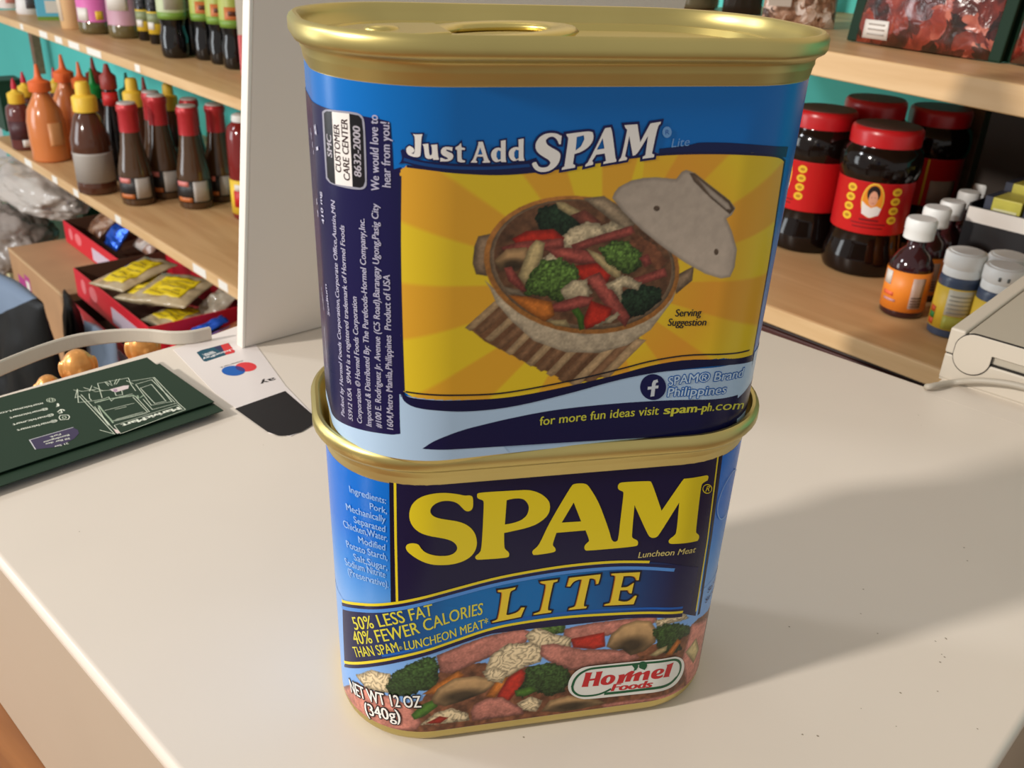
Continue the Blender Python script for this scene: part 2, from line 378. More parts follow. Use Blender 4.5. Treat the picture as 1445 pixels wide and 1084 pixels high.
# ------------------------------------------------------------------ the two luncheon meat tins
CA, CB, CR_, CT, CH = 49.536, 27.443, 22.392, 1.074, 84.000
SEG = [('l', 0, CA-CR_), ('a',), ('s',), ('a',), ('b',)]
def outline(u):
    """point and outward normal on the tin's rounded-rectangle outline, u = mm of arc from the front centre (right is +)"""
    sg = 1 if u >= 0 else -1; v = abs(u); s0 = CA-CR_; arc = CR_*PI/2; sd = 2*(CB-CR_)
    if v <= s0: X, Y, nx, ny = v, -CB, 0, -1
    elif v <= s0+arc: t = (v-s0)/CR_; nx, ny = math.sin(t), -math.cos(t); X, Y = CA-CR_+CR_*nx, -(CB-CR_)+CR_*ny
    elif v <= s0+arc+sd: nx, ny = 1, 0; X, Y = CA, -(CB-CR_)+(v-s0-arc)
    elif v <= s0+2*arc+sd: t = (v-s0-arc-sd)/CR_; nx, ny = math.cos(t), math.sin(t); X, Y = CA-CR_+CR_*nx, CB-CR_+CR_*ny
    else: X, Y, nx, ny = s0-(v-s0-2*arc-sd), CB, 0, 1
    return X*sg, Y, nx*sg, ny
PER = 2*(CA-CR_)+2*(CR_*PI/2)+2*(CB-CR_)      # half the outline
def can_surf(u, v, off):
    X, Y, nx, ny = outline(u); t = CT*(1-v/CH)-off; return (X-t*nx, Y-t*ny, v)
def can_nrm(u, v): X, Y, nx, ny = outline(u); return (nx, ny, 0)
def ring_us():
    us = []; s0 = CA-CR_; arc = CR_*PI/2; sd = 2*(CB-CR_)
    for a, b, n in ((0,s0,3),(s0,s0+arc,14),(s0+arc,s0+arc+sd,2),(s0+arc+sd,s0+2*arc+sd,14),(s0+2*arc+sd,PER,3)): us += [a+(b-a)*i/n for i in range(n)]
    return us+[PER-1e-6]
def loft(name, prof, m, parent, close_top=False, close_bot=False):
    h = ring_us(); us = [-u for u in h[::-1][:-1]]+h[:-1]+[]
    us = [-u for u in h[:0:-1]]+h[:-1]            # -PER .. <PER
    n = len(us); V = []; Fc = []
    for off, z in prof:
        for u in us: X, Y, nx, ny = outline(u); V.append((X+off*nx, Y+off*ny, z))
    for i in range(len(prof)-1):
        for k in range(n): a = i*n+k; b = i*n+(k+1)%n; Fc.append((a, b, b+n, a+n))
    if close_bot: Fc.append(tuple(range(n))[::-1])
    if close_top: Fc.append(tuple(range((len(prof)-1)*n, len(prof)*n)))
    o = mesh_obj(name, V, Fc, m, parent)
    md = o.modifiers.new('edges', 'EDGE_SPLIT'); md.split_angle = math.radians(40); return o
def tin(name, label, loc, yaw, wrapcol, printer, tab, v0=2.9):
    root = empty(name, loc, yaw, label, 'tin', None)
    loft('tin_body', [(-5.2,0),(-3.6,.15),(-2.3,.8),(-1.45,2.0),(-CT,3.2),(-.07,75.7)], GOLD, root, close_bot=True)
    loft('neck_band', [(-.07,75.7),(.1,76.1),(.35,77.6),(.6,78.1),(.55,79.0),(.9,79.5)], GOLD, root)
    loft('seam_rim', [(.9,79.5),(1.5,79.9),(2.2,80.3),(2.6,81.0),(2.6,82.8),(2.3,83.5),(1.6,84.0),(.9,83.9),(.5,83.4),(.3,82.5),(-.5,80.6),(-1.2,80.2)], GOLD, root)
    loft('lid', [(-1.2,80.2),(-3.2,80.4),(-4.2,80.85),(-5.6,80.85),(-6.4,79.5),(-8,79.5),(-10,79.9)], GOLDW, root, close_top=True)
    us = [-u for u in ring_us()[:0:-1]]+ring_us(); vs = np.array([v0, 12, 22, 30, 36, 42, 50, 60, 69.5, 75.6])
    pr = Print(can_surf, can_nrm, flat=lambda u: abs(u) < CA-CR_+.01)
    Cg = np.array([[lin(wrapcol(u, v)) for v in vs] for u in us]); pr.grid(0, us, vs, Cg)
    printer(pr); pr.build('label', PRINT, root)
    if tab: pull_tab(root)
    return root
def pull_tab(root):
    # finger ring: a flattened loop, nose riveted at the left end of the lid
    V = []; Fc = []; n = 36; g = 8
    def P(t):
        x = 13*math.cos(t); y = 10.5*math.sin(t); return Vector((x*(1+.08*math.cos(t)), y, 0))
    for i in range(n):
        t = 2*PI*i/n; c = P(t); rad = c.normalized()
        for k in range(g):
            a = 2*PI*k/g; w_ = 3.4 if math.cos(t) > -.6 else 4.2; V.append(c+rad*w_*math.cos(a)*.9+Vector((0,0,1.05*math.sin(a))))
    for i in range(n):
        for k in range(g):
            a, b = i*g+k, i*g+(k+1)%g; Fc.append((a, b, (i+1)%n*g+(k+1)%g, (i+1)%n*g+k))
    rot = Matrix.Translation((-15.5, -4, 81.6)) @ Matrix.Rotation(math.radians(-3), 4, 'Y')
    ringo = mesh_obj('pull_tab', [rot @ v for v in V], Fc, GOLDW, root)
    rot2 = Matrix.Translation((-34.5, -4, 81.3)) @ Matrix.Rotation(math.radians(-2), 4, 'Y')
    nose = [(-9,-4.5),(-9,4.5),(-5,8),(4,9),(10,7.5),(10,-7.5),(4,-9),(-5,-8)]
    Vn = [rot2 @ Vector((x,y,z)) for z in (-.7,.9) for x,y in nose]
    k = len(nose); Fn = [tuple(range(k)), tuple(range(k,2*k))[::-1]]+[(i,k+i,k+(i+1)%k,(i+1)%k) for i in range(k)]
    bevel(mesh_obj('tab_nose', Vn, Fn, GOLDW, ringo, smooth=False), .5)
    lathe('rivet', [(3.4,80.0),(3.4,82.0),(2.9,82.6),(1.6,82.85),(0.01,82.9)], GOLDW, ringo, 16, (-36,-4,0))
def mixc(a, b, t): t = max(0, min(1, t)); return tuple(x*(1-t)+y*t for x, y in zip(a, b))
A1 = [('P',2,(22,20,58),[(-37.24,76.81),(-27.11,77.64),(-15.09,77.38),(0.4,76.99),(16.4,76.96),(37.59,76.05),(38.22,53.68),(38.69,28.83),(29.41,34.36),(17.75,33.04),(-13.45,33.74),(-37.7,32.21)],[]),('S',3,(226,204,40),[(-36.38,76.96),(-36.51,61.73),(-36.5,44.57)],0.56,False),('S',3,(226,204,40),[(36.26,76.12),(37.89,52.8),(38.45,30.55)],0.46,False),('S',3,(14,13,40),[(37.37,75.94),(39.12,52.25),(40.09,28.75)],0.96,False),('S',3,(14,13,40),[(-37.24,76.46),(-37.62,43.91)],0.81,False),('P',4,'ribbon',[(-54.49,35.86),(-47.59,39.53),(-42.25,41.79),(-36.59,44.14),(-30.04,46.45),(-23.81,47.77),(-14.06,49.8),(-4.29,50.75),(2.32,51.12),(9.05,51.09),(15.04,50.75),(22.05,49.78),(28.39,48.45),(36.24,45.13),(35.85,30.89),(33.24,32.37),(24.99,34.08),(14.17,35.09),(3.63,35.85),(-6.63,35.73),(-14.67,34.99),(-23.24,32.44),(-33.41,29.34),(-40.66,25.61),(-46.16,22.19),(-55.95,15.36),(-55.38,26.05)],[]),('P',5,(24,20,62),[(-55.95,15.36),(-46.16,22.19),(-40.66,25.61),(-33.41,29.34),(-23.24,32.44),(-14.67,34.99),(-6.63,35.73),(3.63,35.85),(14.17,35.09),(24.99,34.08),(33.24,32.37),(33.4,31.42),(33.48,30.95),(25.15,32.74),(14.3,33.76),(3.72,34.54),(-6.56,34.43),(-14.63,33.7),(-23.22,31.14),(-33.42,28.03),(-40.7,24.27),(-46.23,20.79),(-56.2,13.76)],[]),('S',6,(226,204,40),[(-54.49,35.86),(-47.59,39.53),(-42.25,41.79),(-36.59,44.14),(-30.04,46.45),(-23.81,47.77),(-14.06,49.8),(-4.29,50.75),(2.32,51.12),(9.05,51.09),(15.04,50.75),(22.05,49.78)],0.72,False),('S',6,(226,204,40),[(-55.91,15.63),(-46.14,22.42),(-40.65,25.83),(-33.41,29.55),(-23.25,32.65),(-14.68,35.21),(-6.64,35.94),(3.61,36.06),(14.15,35.31),(24.96,34.31),(33.2,32.61)],0.73,False),('S',5,(26,24,66),[(-54.63,34.8),(-47.65,38.55),(-42.28,40.85),(-36.61,43.22),(-30.04,45.54),(-23.8,46.87),(-14.02,48.89),(-4.24,49.84),(2.39,50.2),(9.13,50.17),(15.13,49.82),(22.16,48.84),(28.52,47.5)],0.8,False),('S',6,(80,140,215),[(-54.77,33.77),(-47.71,37.62),(-42.32,39.95),(-36.62,42.34),(-30.04,44.67),(-23.79,46.0),(-13.99,48.02),(-4.19,48.96),(2.45,49.32),(9.21,49.28),(15.22,48.93),(22.27,47.94),(28.65,46.58)],0.93,False),('S',5,(10,90,180),[(-40.61,27.17),(-33.39,30.85),(-23.27,33.94),(-14.72,36.49),(-6.71,37.23),(3.51,37.36),(14.02,36.62),(24.8,35.65),(32.96,34.02)],0.64,False),('P',6,(226,204,40),[(-19.91,71.89),(-19.82,69.75),(-20.1,68.93),(-20.7,68.55),(-21.39,68.7),(-22.01,69.37),(-23.12,70.94),(-24.81,71.75),(-26.81,71.84),(-28.41,71.02),(-29.13,69.58),(-28.63,68.27),(-27.1,67.41),(-25.08,66.82),(-22.86,66.17),(-20.96,65.06),(-19.55,63.37),(-18.8,61.19),(-18.74,59.07),(-19.32,57.35),(-20.41,56.07),(-22.14,55.21),(-24.22,54.82),(-26.3,54.91),(-28.57,55.29),(-30.82,56.27),(-32.71,57.6),(-33.92,58.76),(-34.32,59.73),(-34.04,60.6),(-33.2,61.05),(-32.17,61.08),(-31.42,60.77),(-31.02,59.86),(-30.13,58.68),(-28.23,57.77),(-25.98,57.31),(-24.09,57.5),(-23.07,58.57),(-23.09,59.67),(-23.8,60.85),(-25.18,61.76),(-27.4,62.52),(-29.62,63.17),(-31.48,64.08),(-32.82,65.58),(-33.42,67.36),(-33.4,69.38),(-32.71,71.42),(-31.12,73.07),(-28.82,73.86),(-26.17,73.91),(-23.5,73.33),(-21.64,72.66),(-20.8,72.7),(-20.19,72.47)],[]),('P',6,(226,204,40),[(-19.09,72.09),(-19.06,72.86),(-18.61,73.18),(-10.6,72.92),(-7.95,72.8),(-6.03,72.1),(-4.39,70.93),(-3.19,69.51),(-2.79,68.17),(-2.84,66.5),(-3.55,65.07),(-5.53,63.49),(-8.05,62.72),(-10.57,62.34),(-12.78,62.01),(-12.61,58.08),(-12.18,57.35),(-11.6,56.79),(-11.33,56.08),(-11.46,55.41),(-12.17,55.14),(-18.09,55.36),(-18.73,55.52),(-19.06,56.05),(-18.92,56.61),(-18.14,57.19),(-17.64,58.29),(-17.51,69.9),(-17.62,70.93),(-18.09,71.32),(-18.71,71.55)],[[(-12.58,70.61),(-11.13,70.88),(-9.47,70.78),(-8.44,70.18),(-7.66,68.87),(-7.52,67.74),(-7.82,66.28),(-8.66,65.34),(-9.52,64.83),(-11.14,64.39),(-12.71,64.27)]]),('P',6,(226,204,40),[(1.63,72.92),(2.12,73.28),(2.99,73.38),(4.19,73.26),(4.93,73.01),(5.54,72.45),(7.31,69.59),(8.55,67.13),(9.77,64.16),(11.52,59.63),(12.13,57.6),(12.54,56.91),(12.99,56.61),(13.49,56.65),(13.86,57.1),(13.81,63.72),(13.84,69.77),(13.59,70.26),(12.78,70.62),(12.36,71.13),(12.24,71.88),(12.54,72.5),(13.29,72.7),(19.5,72.42),(20.12,72.04),(23.4,64.04),(27.11,71.36),(27.68,72.19),(33.09,72.09),(33.89,71.88),(34.26,71.3),(34.1,70.5),(32.83,70.17),(32.42,69.42),(33.12,56.64),(33.49,56.03),(34.25,55.38),(34.6,54.41),(34.24,53.66),(33.26,53.72),(27.43,54.32),(26.53,54.53),(26.19,55.17),(26.29,55.76),(27.46,56.72),(27.88,57.57),(27.39,65.88),(23.6,57.27),(23.07,56.73),(22.4,56.61),(21.69,56.79),(20.92,57.58),(16.73,66.28),(16.99,57.78),(17.32,57.1),(18.41,56.48),(18.78,55.84),(18.74,55.04),(18.14,54.67),(6.75,54.83),(6.19,55.09),(5.92,55.87),(6.06,56.64),(6.9,57.42),(6.9,58.01),(5.85,60.61),(-0.88,60.7),(-1.51,57.97),(-1.46,57.23),(-0.85,56.57),(-0.71,55.77),(-1.13,55.33),(-4.91,55.1),(-5.81,55.21),(-6.17,55.84),(-6.05,56.51),(-5.04,57.37),(-4.39,58.65),(-2.69,63.62)],[[(2.5,68.46),(0.14,63.35),(4.61,63.19)]]),('S',6,(226,204,40),[(35.93,67.6),(35.94,67.23),(35.8,66.94),(35.52,66.77),(35.14,66.72),(34.71,66.8),(34.26,67.0),(33.84,67.29),(33.49,67.65),(33.23,68.05),(33.1,68.46),(33.1,68.82),(33.22,69.12),(33.47,69.32),(33.81,69.39),(34.22,69.33),(34.67,69.14),(35.11,68.84),(35.49,68.45),(35.78,68.03)],0.22,True),('T',6,(226,204,40),'R',[(34.0,67.48),(35.24,67.21)],1.43,0.0,0.0,None),('T',6,(205,190,120),'Luncheon Meat',[(19.28,51.25),(26.25,51.11),(33.96,50.38)],1.7,0.012,0.1,None),('S',6,(20,16,36),[(-13.53,46.33),(-11.76,46.33),(-9.45,46.6),(-9.62,46.01),(-10.43,45.71),(-10.76,45.18),(-11.31,38.87),(-10.83,38.6),(-8.96,39.06),(-8.21,39.65),(-7.78,40.47),(-7.02,40.36),(-7.83,37.67),(-14.42,36.94),(-14.54,37.31),(-13.47,37.58),(-13.08,38.15),(-12.47,45.07),(-12.69,45.61),(-13.43,45.78)],0.92,True),('P',7,(190,110,30),[(-13.72,46.27),(-11.96,46.27),(-9.65,46.54),(-9.81,45.95),(-10.62,45.65),(-10.95,45.12),(-11.51,38.82),(-11.02,38.54),(-9.16,39.01),(-8.41,39.6),(-7.97,40.41),(-7.22,40.3),(-8.03,37.62),(-14.61,36.88),(-14.74,37.25),(-13.67,37.52),(-13.28,38.09),(-12.67,45.01),(-12.88,45.55),(-13.62,45.72)],[]),('P',8,(226,196,50),[(-13.53,46.33),(-11.76,46.33),(-9.45,46.6),(-9.62,46.01),(-10.43,45.71),(-10.76,45.18),(-11.31,38.87),(-10.83,38.6),(-8.96,39.06),(-8.21,39.65),(-7.78,40.47),(-7.02,40.36),(-7.83,37.67),(-14.42,36.94),(-14.54,37.31),(-13.47,37.58),(-13.08,38.15),(-12.47,45.07),(-12.69,45.61),(-13.43,45.78)],[]),('S',6,(20,16,36),[(-3.73,47.47),(0.34,47.55),(0.27,47.01),(-0.61,46.79),(-0.79,46.13),(-1.53,39.52),(-1.37,38.72),(-0.56,38.47),(-0.7,37.99),(-4.7,37.86),(-4.67,38.28),(-3.34,38.58),(-3.03,39.17),(-2.24,45.84),(-2.43,46.55),(-3.56,46.97)],0.94,True),('P',7,(190,110,30),[(-3.93,47.41),(0.14,47.49),(0.07,46.96),(-0.81,46.73),(-0.99,46.07),(-1.73,39.46),(-1.57,38.66),(-0.76,38.41),(-0.9,37.93),(-4.9,37.8),(-4.87,38.22),(-3.54,38.52),(-3.23,39.11),(-2.44,45.79),(-2.62,46.49),(-3.76,46.91)],[]),('P',8,(226,196,50),[(-3.73,47.47),(0.34,47.55),(0.27,47.01),(-0.61,46.79),(-0.79,46.13),(-1.53,39.52),(-1.37,38.72),(-0.56,38.47),(-0.7,37.99),(-4.7,37.86),(-4.67,38.28),(-3.34,38.58),(-3.03,39.17),(-2.24,45.84),(-2.43,46.55),(-3.56,46.97)],[]),('S',6,(20,16,36),[(3.12,47.66),(10.53,47.73),(10.53,46.8),(10.21,45.02),(9.79,44.94),(9.55,46.35),(8.77,46.79),(7.97,46.83),(7.17,39.42),(7.32,38.7),(8.0,38.53),(7.86,38.05),(3.73,38.14),(3.8,38.63),(5.02,38.84),(5.39,39.5),(6.17,46.79),(5.37,46.89),(4.14,46.44),(3.4,45.09),(2.74,45.25)],0.95,True),('P',7,(190,110,30),[(2.92,47.6),(10.33,47.67),(10.33,46.75),(10.0,44.96),(9.58,44.88),(9.35,46.29),(8.57,46.73),(7.77,46.77),(6.97,39.37),(7.12,38.64),(7.79,38.47),(7.66,38.0),(3.52,38.08),(3.6,38.57),(4.81,38.79),(5.19,39.44),(5.97,46.73),(5.17,46.83),(3.94,46.38),(3.2,45.04),(2.54,45.19)],[]),('P',8,(226,196,50),[(3.12,47.66),(10.53,47.73),(10.53,46.8),(10.21,45.02),(9.79,44.94),(9.55,46.35),(8.77,46.79),(7.97,46.83),(7.17,39.42),(7.32,38.7),(8.0,38.53),(7.86,38.05),(3.73,38.14),(3.8,38.63),(5.02,38.84),(5.39,39.5),(6.17,46.79),(5.37,46.89),(4.14,46.44),(3.4,45.09),(2.74,45.25)],[]),('S',6,(20,16,36),[(13.24,47.58),(20.19,47.11),(20.18,46.25),(20.11,44.76),(19.64,44.82),(19.18,45.86),(18.11,46.34),(16.23,46.44),(15.93,43.15),(17.45,43.02),(18.32,43.6),(19.02,44.14),(18.78,41.01),(18.29,41.15),(17.78,42.13),(15.84,42.32),(15.66,39.24),(17.03,38.69),(18.49,38.74),(19.8,40.23),(20.17,40.04),(19.65,37.62),(12.42,38.2),(12.44,38.62),(13.67,38.8),(13.89,39.48),(14.36,46.48),(14.11,46.92),(13.35,47.09)],0.95,True),('P',7,(190,110,30),[(13.04,47.53),(19.99,47.05),(19.97,46.19),(19.91,44.7),(19.43,44.77),(18.97,45.8),(17.91,46.28),(16.02,46.39),(15.73,43.09),(17.25,42.96),(18.12,43.54),(18.81,44.08),(18.57,40.95),(18.09,41.09),(17.58,42.07),(15.64,42.26),(15.46,39.18),(16.83,38.64),(18.29,38.68),(19.59,40.18),(19.97,39.98),(19.44,37.56),(12.21,38.14),(12.23,38.56),(13.46,38.75),(13.69,39.43),(14.15,46.42),(13.91,46.87),(13.15,47.03)],[]),('P',8,(226,196,50),[(13.24,47.58),(20.19,47.11),(20.18,46.25),(20.11,44.76),(19.64,44.82),(19.18,45.86),(18.11,46.34),(16.23,46.44),(15.93,43.15),(17.45,43.02),(18.32,43.6),(19.02,44.14),(18.78,41.01),(18.29,41.15),(17.78,42.13),(15.84,42.32),(15.66,39.24),(17.03,38.69),(18.49,38.74),(19.8,40.23),(20.17,40.04),(19.65,37.62),(12.42,38.2),(12.44,38.62),(13.67,38.8),(13.89,39.48),(14.36,46.48),(14.11,46.92),(13.35,47.09)],[]),('T',6,(214,205,62),'50% LESS FAT',[(-48.95,30.86),(-37.58,37.53),(-28.25,41.04)],3.27,0.012,0.16,None),('T',6,(214,205,62),'40% FEWER CALORIES',[(-49.28,26.27),(-31.69,35.75),(-16.98,39.66)],3.35,0.012,0.16,None),('T',6,(214,205,62),'THAN SPAM',[(-49.45,22.04),(-42.63,26.44),(-36.15,29.89)],2.71,0.012,0.16,None),('T',6,(214,205,62),'®',[(-36.06,30.45),(-35.36,30.73)],0.86,0,0.16,None),('T',6,(214,205,62),'LUNCHEON MEAT*',[(-34.76,30.57),(-25.07,33.36),(-15.37,35.95)],2.47,0.012,0.16,None),('T',6,(150,190,235),'Ingredients:',[(-47.98,70.01),(-42.81,70.48),(-38.5,70.41)],1.62,0.01,0,None),('T',6,(150,190,235),'Pork,',[(-42.36,68.0),(-40.28,68.0),(-38.32,67.92)],1.59,0.01,0,None),('T',6,(150,190,235),'Mechanically',[(-49.49,64.63),(-43.55,65.47),(-38.8,65.51)],1.69,0.01,0,None),('T',6,(150,190,235),'Separated',[(-47.09,62.51),(-42.66,62.96),(-38.86,62.98)],1.66,0.01,0,None),('T',6,(150,190,235),'Chicken,Water,',[(-51.06,59.31),(-43.87,60.6),(-38.42,60.65)],1.74,0.01,0,None),('T',6,(150,190,235),'Modified',[(-45.93,57.64),(-42.25,58.0),(-38.99,58.04)],1.69,0.01,0,None),('T',6,(150,190,235),'Potato Starch,',[(-50.21,54.17),(-43.66,55.36),(-38.55,55.47)],1.78,0.01,0,None),('T',6,(150,190,235),'Salt,Sugar,',[(-47.77,51.96),(-42.79,52.66),(-38.62,52.73)],1.76,0.01,0,None),('T',6,(150,190,235),'Sodium Nitrite',[(-51.29,48.59),(-44.4,50.2),(-39.2,50.5)],1.83,0.01,0,None),('T',6,(150,190,235),'(Preservative).',[(-50.29,46.39),(-43.65,47.75),(-38.48,47.92)],1.84,0.01,0,None),('T',9,(240,238,232),'NET WT 12 OZ',[(-52.18,8.75),(-41.1,11.49),(-31.0,12.88)],3.71,0.02,0,(20,15,20)),('T',9,(240,238,232),'(340g)',[(-46.3,5.66),(-41.25,6.83),(-36.16,7.73)],3.57,0.02,0,(20,15,20)),('P',7,(222,222,216),[(5.24,13.65),(5.39,15.79),(6.52,18.05),(8.32,19.28),(10.44,19.48),(21.52,19.11),(32.33,18.56),(34.28,17.74),(36.25,15.96),(37.3,13.85),(37.57,11.48),(36.84,9.31),(35.06,7.8),(32.6,7.41),(29.99,7.49),(20.75,7.96),(10.91,8.33),(8.68,8.92),(6.64,10.44),(5.6,12.03)],[]),('S',8,(20,86,52),[(6.4,13.45),(6.72,15.57),(7.99,17.5),(10.04,18.54),(12.18,18.64),(21.61,18.23),(25.28,18.19),(32.49,17.58),(34.49,16.53),(35.82,14.6),(36.1,12.25),(35.25,10.44),(33.55,9.12),(31.23,8.71),(28.15,9.0),(18.63,9.39),(15.18,9.58)],0.68,False),('S',8,(20,86,52),[(6.4,13.45),(6.65,11.85),(8.1,10.19),(10.08,9.52),(13.25,9.44),(15.14,10.06),(16.53,10.83)],0.59,False),('S',8,(20,86,52),[(15.19,9.48),(18.64,9.29),(28.13,9.13),(31.2,8.88),(33.52,9.29),(34.92,10.43)],0.83,False),('P',9,(20,86,52),[(21.41,17.9),(22.09,18.31),(22.93,18.42),(23.07,17.16),(22.69,16.23),(21.98,15.95),(22.13,16.85)],[]),('P',9,(20,86,52),[(23.27,17.59),(23.39,18.65),(24.09,18.91),(24.87,18.57),(25.38,17.71),(25.44,16.77),(24.93,15.86),(24.01,16.39),(23.36,16.81)],[]),('P',8,(190,40,44),[(9.41,17.51),(11.22,17.33),(11.02,16.84),(10.76,15.19),(12.05,15.22),(12.3,16.78),(12.18,17.3),(13.93,17.25),(13.74,16.7),(13.17,12.92),(13.26,12.53),(11.63,12.65),(11.75,13.16),(11.96,14.62),(10.67,14.59),(10.46,13.07),(10.54,12.68),(8.8,12.86),(8.92,13.33),(9.47,16.89)],[]),('P',8,(190,40,44),[(13.66,13.46),(13.67,14.39),(14.17,15.24),(15.08,15.76),(16.29,15.75),(17.2,15.19),(17.45,14.37),(17.25,13.47),(16.59,12.71),(15.53,12.39),(14.42,12.58),(13.85,12.99)],[[(15.05,13.53),(15.18,14.76),(15.74,15.22),(16.14,14.84),(16.01,13.68),(15.53,13.07)]]),('P',8,(190,40,44),[(18.16,15.25),(19.73,15.39),(19.73,14.86),(20.55,15.72),(21.59,16.17),(21.75,15.21),(20.85,15.11),(20.06,14.56),(19.59,12.51),(19.79,12.41),(17.84,12.43),(18.07,13.02),(18.36,14.53)],[]),('P',8,(190,40,44),[(21.59,16.17),(22.37,15.79),(21.77,14.58),(23.27,15.42),(24.12,15.44),(24.45,14.76),(25.59,15.51),(26.39,15.37),(26.51,14.42),(26.19,12.52),(26.4,12.36),(24.72,12.36),(24.98,14.36),(24.47,14.57),(23.91,14.07),(23.72,12.44),(22.24,12.5),(22.52,14.46),(21.82,14.11),(21.49,12.59),(20.07,12.62),(20.4,14.81),(20.84,15.2)],[]),('P',8,(190,40,44),[(26.89,13.25),(26.91,14.35),(27.48,15.26),(28.62,15.6),(29.86,15.36),(30.49,14.74),(30.4,14.05),(29.56,13.55),(28.36,13.52),(28.68,13.07),(29.64,13.0),(30.29,13.23),(30.34,12.49),(29.35,12.13),(27.99,12.27),(27.21,12.67)],[]),('P',8,(190,40,44),[(30.98,16.22),(33.13,16.34),(32.94,15.7),(32.32,12.06),(32.58,11.77),(30.44,12.17),(30.7,12.7),(31.18,15.78)],[]),('P',9,(222,222,216),[(28.28,14.1),(28.57,14.92),(29.16,15.1),(29.33,14.65),(28.95,14.11)],[]),('T',8,(190,40,44),'Foods',[(16.8,10.09),(27.28,9.61)],2.32,0.05,0.22,None),('S',6,(110,165,225),[(50.5,62.0),(50.23,64.01),(49.45,65.82),(48.23,67.26),(46.7,68.18),(45.0,68.5),(43.3,68.18),(41.77,67.26),(40.55,65.82),(39.77,64.01),(39.5,62.0),(39.77,59.99),(40.55,58.18),(41.77,56.74),(43.3,55.82),(45.0,55.5),(46.7,55.82),(48.23,56.74),(49.45,58.18),(50.23,59.99)],0.3,True),('T',6,(14,30,90),'Serving Size',[(42.9,33.6),(57,33.6)],1.7,0.0,0,None),('T',6,(14,30,90),'Servings',[(42.5,30.6),(53,30.6)],1.7,0.0,0,None)]
